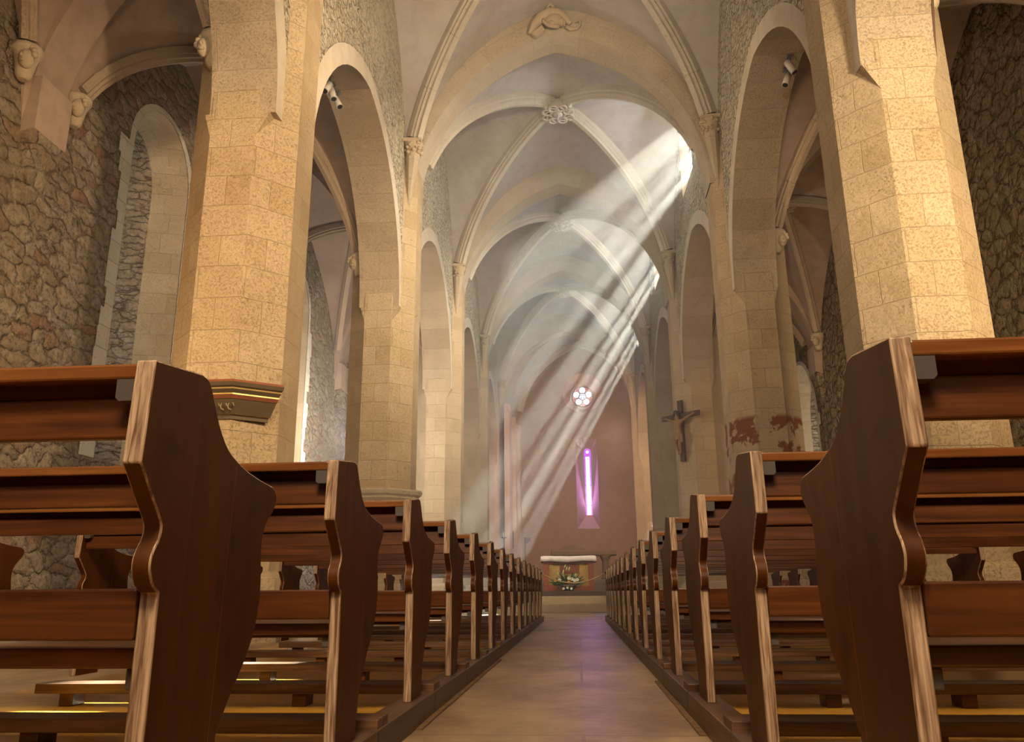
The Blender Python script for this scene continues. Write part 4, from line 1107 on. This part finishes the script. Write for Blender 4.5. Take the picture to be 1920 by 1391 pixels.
corbel(*acorner(-1, 1, 1, 1), 1, 'large pitted stone corbel under the aisle rib at the picture edge')
corbel(*acorner(-1, 1, -1, 1), -1, 'stone head corbel high on the pillar with the painted console shelf')
corbel(*acorner(-1, 2, -1, 1), -1, 'stone head corbel on the pillar with the stone ledge')
corbel(*acorner(1, 2, -1, 1), 1, 'pointed bell corbel on the pillar with red paint remains')
corbel(*acorner(1, 1, -1, 1), 1, 'pale corbel high on the broad pillar beside the brown rubble wall')
corbel(*acorner(1, 3, 1, 1), -1, 'dim corbel on the outer aisle wall beside the arched niche')

# spotlights under the arcade arches
def spot(x, y, ztop, tilt, yawz, label, grp):
    t = empty('arcade_spotlight', (x, y, ztop), label, 'spotlight', grp)
    d = Vector((math.sin(tilt)*math.cos(yawz), math.sin(tilt)*math.sin(yawz), -math.cos(tilt)))
    c = Vector((0, 0, -0.20))
    mb = MB(); mb.tube([c-d*0.13, c+d*0.13], 0.062, 14); mb.build('lamp_head', m_white, t)
    mb = MB(); mb.tube([c+d*0.131, c+d*0.134], 0.052, 14); mb.build('lens', m_black, t)
    mb = MB(); mb.tube([(0, 0, 0.05), (0, 0, -0.12)], 0.016, 8); mb.box(-0.05, 0.05, -0.05, 0.05, -0.01, 0.03); mb.build('bracket', m_grey, t, weld=False)
    return t
def intr(y, side):
    ys = YL if side < 0 else YR; c = (ys[2]+ys[3])/2; half = (ys[3]-ys[2])/2-AP+0.02
    return 6.45 + pointed(y-c, half, 3.28)
for y, ti, ya, lb in ((12.44, 0.55, -1.9, 'white cylinder spotlight, uppermost of three under the arch beside the painted shelf'), (12.74, 0.35, -0.5, 'white cylinder spotlight, middle of three under the arch beside the painted shelf'),
                      (13.06, 0.50, -0.3, 'white cylinder spotlight, lowest of three under the arch beside the painted shelf')):
    spot(-4.27, y, intr(y, -1)-0.02, ti, ya, lb, 'arcade spotlights on the painted-shelf side')
for y, ti, ya, lb in ((12.75, 0.45, -0.2, 'white cylinder spotlight, upper of two under the arch on the crucifix side'), (13.05, 0.40, 3.6, 'white cylinder spotlight, lower of two under the arch on the crucifix side')):
    spot(4.0, y, intr(y, 1)-0.02, ti, ya, lb, 'arcade spotlights on the crucifix side')

# ================================================================== shelves on the pillars
def pillar_shelf(cx, cy, prof, poly, label, mats, matidx, name, partnames):
    """prof: list of (offset from the pillar face, z); poly: corner points on the octagon, as unit corner directions"""
    t = empty(name, (cx, cy, prof[0][1]), label, 'shelf')
    def at(j, off, z):
        a = poly[j]
        R = (AP+off)/math.cos(PI/8)
        return Vector((R*math.cos(a), R*math.sin(a), z-prof[0][1]))
    groups = {}
    for i in range(len(prof)-1):
        mb = groups.setdefault(matidx[i], MB())
        for j in range(len(poly)-1):
            A, B = at(j, prof[i][0], prof[i][1]), at(j+1, prof[i][0], prof[i][1]); Cc, Dd = at(j+1, prof[i+1][0], prof[i+1][1]), at(j, prof[i+1][0], prof[i+1][1])
            mb.face([A, B, Cc, Dd])
    caps = groups[matidx[0]]
    for j in (0, len(poly)-1):
        caps.face([at(j, p[0], p[1]) for p in prof] + [at(j, -0.02, prof[-1][1]), at(j, -0.02, prof[0][1])])
    caps.face([at(j, prof[-1][0], prof[-1][1]) for j in range(len(poly))] + [at(j, -0.02, prof[-1][1]) for j in reversed(range(len(poly)))])
    for m, mb in groups.items(): mb.build(partnames[m], mats[m], t)
    return t, at
E8 = PI/8
pl = [-PI/2-E8, -PI/2+E8, -PI/2+2.4*E8]
prof = [(0.02, 2.50), (0.03, 2.545), (0.06, 2.55), (0.16, 2.70), (0.17, 2.705), (0.20, 2.745), (0.20, 2.76), (0.24, 2.80), (0.245, 2.815), (0.27, 2.83), (0.29, 2.87), (0.27, 2.90), (0.0, 2.905)]
sh, at = pillar_shelf(pxL(2), YL[2], prof, pl, 'dark carved and painted console shelf with gilt lines on the octagonal pillar', [m_shelf_grey, m_gold, m_shelf_red],
             [0, 1, 0, 0, 2, 1, 0, 1, 0, 0, 2, 0], 'console_shelf', ['moulding', 'gilt_line', 'red_fillet'])
mb = MB()
for i in range(9):
    u = -0.42+0.84*i/8
    p = (u*0.8, -(AP+0.115), 2.625-2.50)
    mb.tube([(p[0]+0.035*math.cos(0.6*j), p[1]-0.01, p[2]+0.035*math.sin(0.6*j)*1.2) for j in range(9)], 0.008, 6)
mb.build('leaf_frieze', m_shelf_relief, sh, weld=False)
prof2 = [(0.01, 2.28), (0.04, 2.36), (0.10, 2.42), (0.10, 2.46), (0.15, 2.50), (0.17, 2.56), (0.15, 2.60), (0.0, 2.605)]
pillar_shelf(pxL(3), YL[3], prof2, [-PI/2-E8, -PI/2+E8, -PI/2+3*E8, -PI/2+3.6*E8], 'plain moulded stone ledge around the second octagonal pillar, above the benches', [m_arch], [0]*7, 'stone_ledge', ['moulding'])

# ================================================================== crucifix
px_, py_ = pxR(YR[4]), YR[4]
nrm = Vector((-math.sqrt(0.5), -math.sqrt(0.5), 0))
base = Vector((px_, py_, 0)) + nrm*(AP+0.13) + Vector((-0.04, 0.04, 0))
t = empty('crucifix', (base.x, base.y, 4.09), 'dark wooden cross with a carved figure hanging on the limestone pillar', 'crucifix', rz=-PI/4)
# local x runs along the arms, local -y faces the nave
mb = MB(); mb.box(-0.075, 0.075, 0.0, 0.07, 0.0, 1.76); mb.box(-0.66, -0.075, 0.0, 0.07, 1.24, 1.38); mb.box(0.075, 0.66, 0.0, 0.07, 1.24, 1.38)
cr = mb.build('cross', m_crosswood, t)
tl = math.radians(4)
def skin_body(name, verts, edges, radii, mat, parent, root=0, sub=2):
    me = D.meshes.new(name); me.from_pydata(verts, edges, []); o = D.objects.new(name, me); C.objects.link(o); o.parent = parent
    o.modifiers.new('skin', 'SKIN'); 
    for i, r in enumerate(radii): me.skin_vertices[0].data[i].radius = (r, r)
    me.skin_vertices[0].data[root].use_root = True
    sb = o.modifiers.new('sub', 'SUBSURF'); sb.levels = 1; sb.render_levels = sub
    me.materials.append(mat)
    return o
V = [(0, -0.10, 0.72), (0, -0.11, 0.86), (0.005, -0.12, 1.00), (0, -0.11, 1.12), (-0.005, -0.11, 1.20), (-0.03, -0.13, 1.27), (-0.05, -0.15, 1.36),
     (-0.11, -0.10, 1.13), (-0.27, -0.08, 1.20), (-0.45, -0.05, 1.27), (-0.54, -0.04, 1.29),
     (0.11, -0.10, 1.13), (0.27, -0.08, 1.20), (0.45, -0.05, 1.28), (0.54, -0.04, 1.31),
     (-0.065, -0.10, 0.68), (-0.075, -0.17, 0.48), (-0.03, -0.10, 0.26), (-0.01, -0.13, 0.19),
     (0.065, -0.10, 0.68), (0.055, -0.17, 0.48), (0.03, -0.11, 0.26), (0.01, -0.14, 0.18)]
Ed = [(0,1),(1,2),(2,3),(3,4),(4,5),(5,6),(3,7),(7,8),(8,9),(9,10),(3,11),(11,12),(12,13),(13,14),(0,15),(15,16),(16,17),(17,18),(0,19),(19,20),(20,21),(21,22)]
Rd = [0.085, 0.075, 0.095, 0.10, 0.045, 0.06, 0.062, 0.05, 0.04, 0.03, 0.032, 0.05, 0.04, 0.03, 0.032, 0.07, 0.052, 0.036, 0.034, 0.07, 0.052, 0.036, 0.034]
fig = skin_body('carved_figure', V, Ed, Rd, m_skin, t)
mb = MB(); mb.ball((-0.045, -0.125, 1.375), 0.072, 0.068, 0.085, 12); mb.ball((-0.02, -0.10, 1.30), 0.07, 0.05, 0.09, 10); mb.ball((-0.055, -0.20, 1.305), 0.035, 0.03, 0.045, 8); mb.build('hair', m_hair, t, weld=False)
mb = MB(); mb.lathe([(0.115, -0.13), (0.125, -0.06), (0.115, 0.02), (0.10, 0.06)], (0, -0.115, 0.72), 14); mb.tube([(0.10, -0.14, 0.74), (0.13, -0.15, 0.64), (0.12, -0.14, 0.52)], lambda q: 0.05-0.02*q, 8); mb.build('loincloth', m_skin, t, weld=False)

# ================================================================== small fittings near the choir
t = empty('wall_plaque', (-3.04, 38.7, 2.55), 'dark grey rectangular plaque on the pink choir wall', 'plaque')
mb = MB(); mb.box(0, 0.035, -0.20, 0.20, 0.0, 0.80); mb.build('board', m_grey, t, bevel=0.01)
def candlestick(x, y, z, h, label):
    t = empty('candlestick', (x, y, z), label, 'candlestick')
    mb = MB(); mb.lathe([(0.18, 0.0), (0.18, 0.03), (0.06, 0.08), (0.03, 0.14)], (0, 0, 0), 14); mb.build('foot', m_black, t)
    mb = MB(); pr = [(0.028, 0.13)]
    for i in range(6): q = 0.13+(h-0.35)*(i+0.5)/6; pr += [(0.022, q-0.03), (0.045, q), (0.022, q+0.03)]
    pr += [(0.03, h-0.25), (0.10, h-0.22), (0.10, h-0.20)]; mb.lathe(pr, (0, 0, 0), 12); mb.build('stem', m_black, t)
    mb = MB(); mb.lathe([(0.03, h-0.20), (0.03, h-0.02), (0.008, h)], (0, 0, 0), 10); mb.build('candle', m_rope, t)
candlestick(-2.88, 32.2, 0.60, 2.25, 'tall dark turned candlestick standing by the pink choir pillar')
t = empty('processional_banner', (-2.42, 38.0, 1.06), 'thin dark pole with a small folded banner in the choir corner', 'banner')
mb = MB(); mb.tube([(0, 0, 0), (0, 0, 1.95)], 0.03, 8); mb.build('pole', m_black, t)
mb = MB(); mb.lathe([(0.14, 0.0), (0.14, 0.04), (0.05, 0.10)], (0, 0, 0), 12); mb.build('foot', m_black, t)
mb = MB(); mb.prism([(0.0, 1.62), (0.26, 1.80), (0.24, 1.93), (0.0, 1.93)], 'y', -0.02, 0.02); mb.build('banner_cloth', m_shelf_grey, t)
t = empty('alms_box', (-3.46, 31.0, 2.05), 'small beige box fixed to the pillar beyond the benches', 'box')
mb = MB(); mb.box(-0.02, 0.16, -0.15, 0.15, 0.0, 0.38); mb.build('box_body', m_rope, t, bevel=0.01)
mb = MB(); mb.box(-0.02, 0.18, -0.17, 0.17, 0.38, 0.42); mb.build('lid', m_rope, t, bevel=0.008)
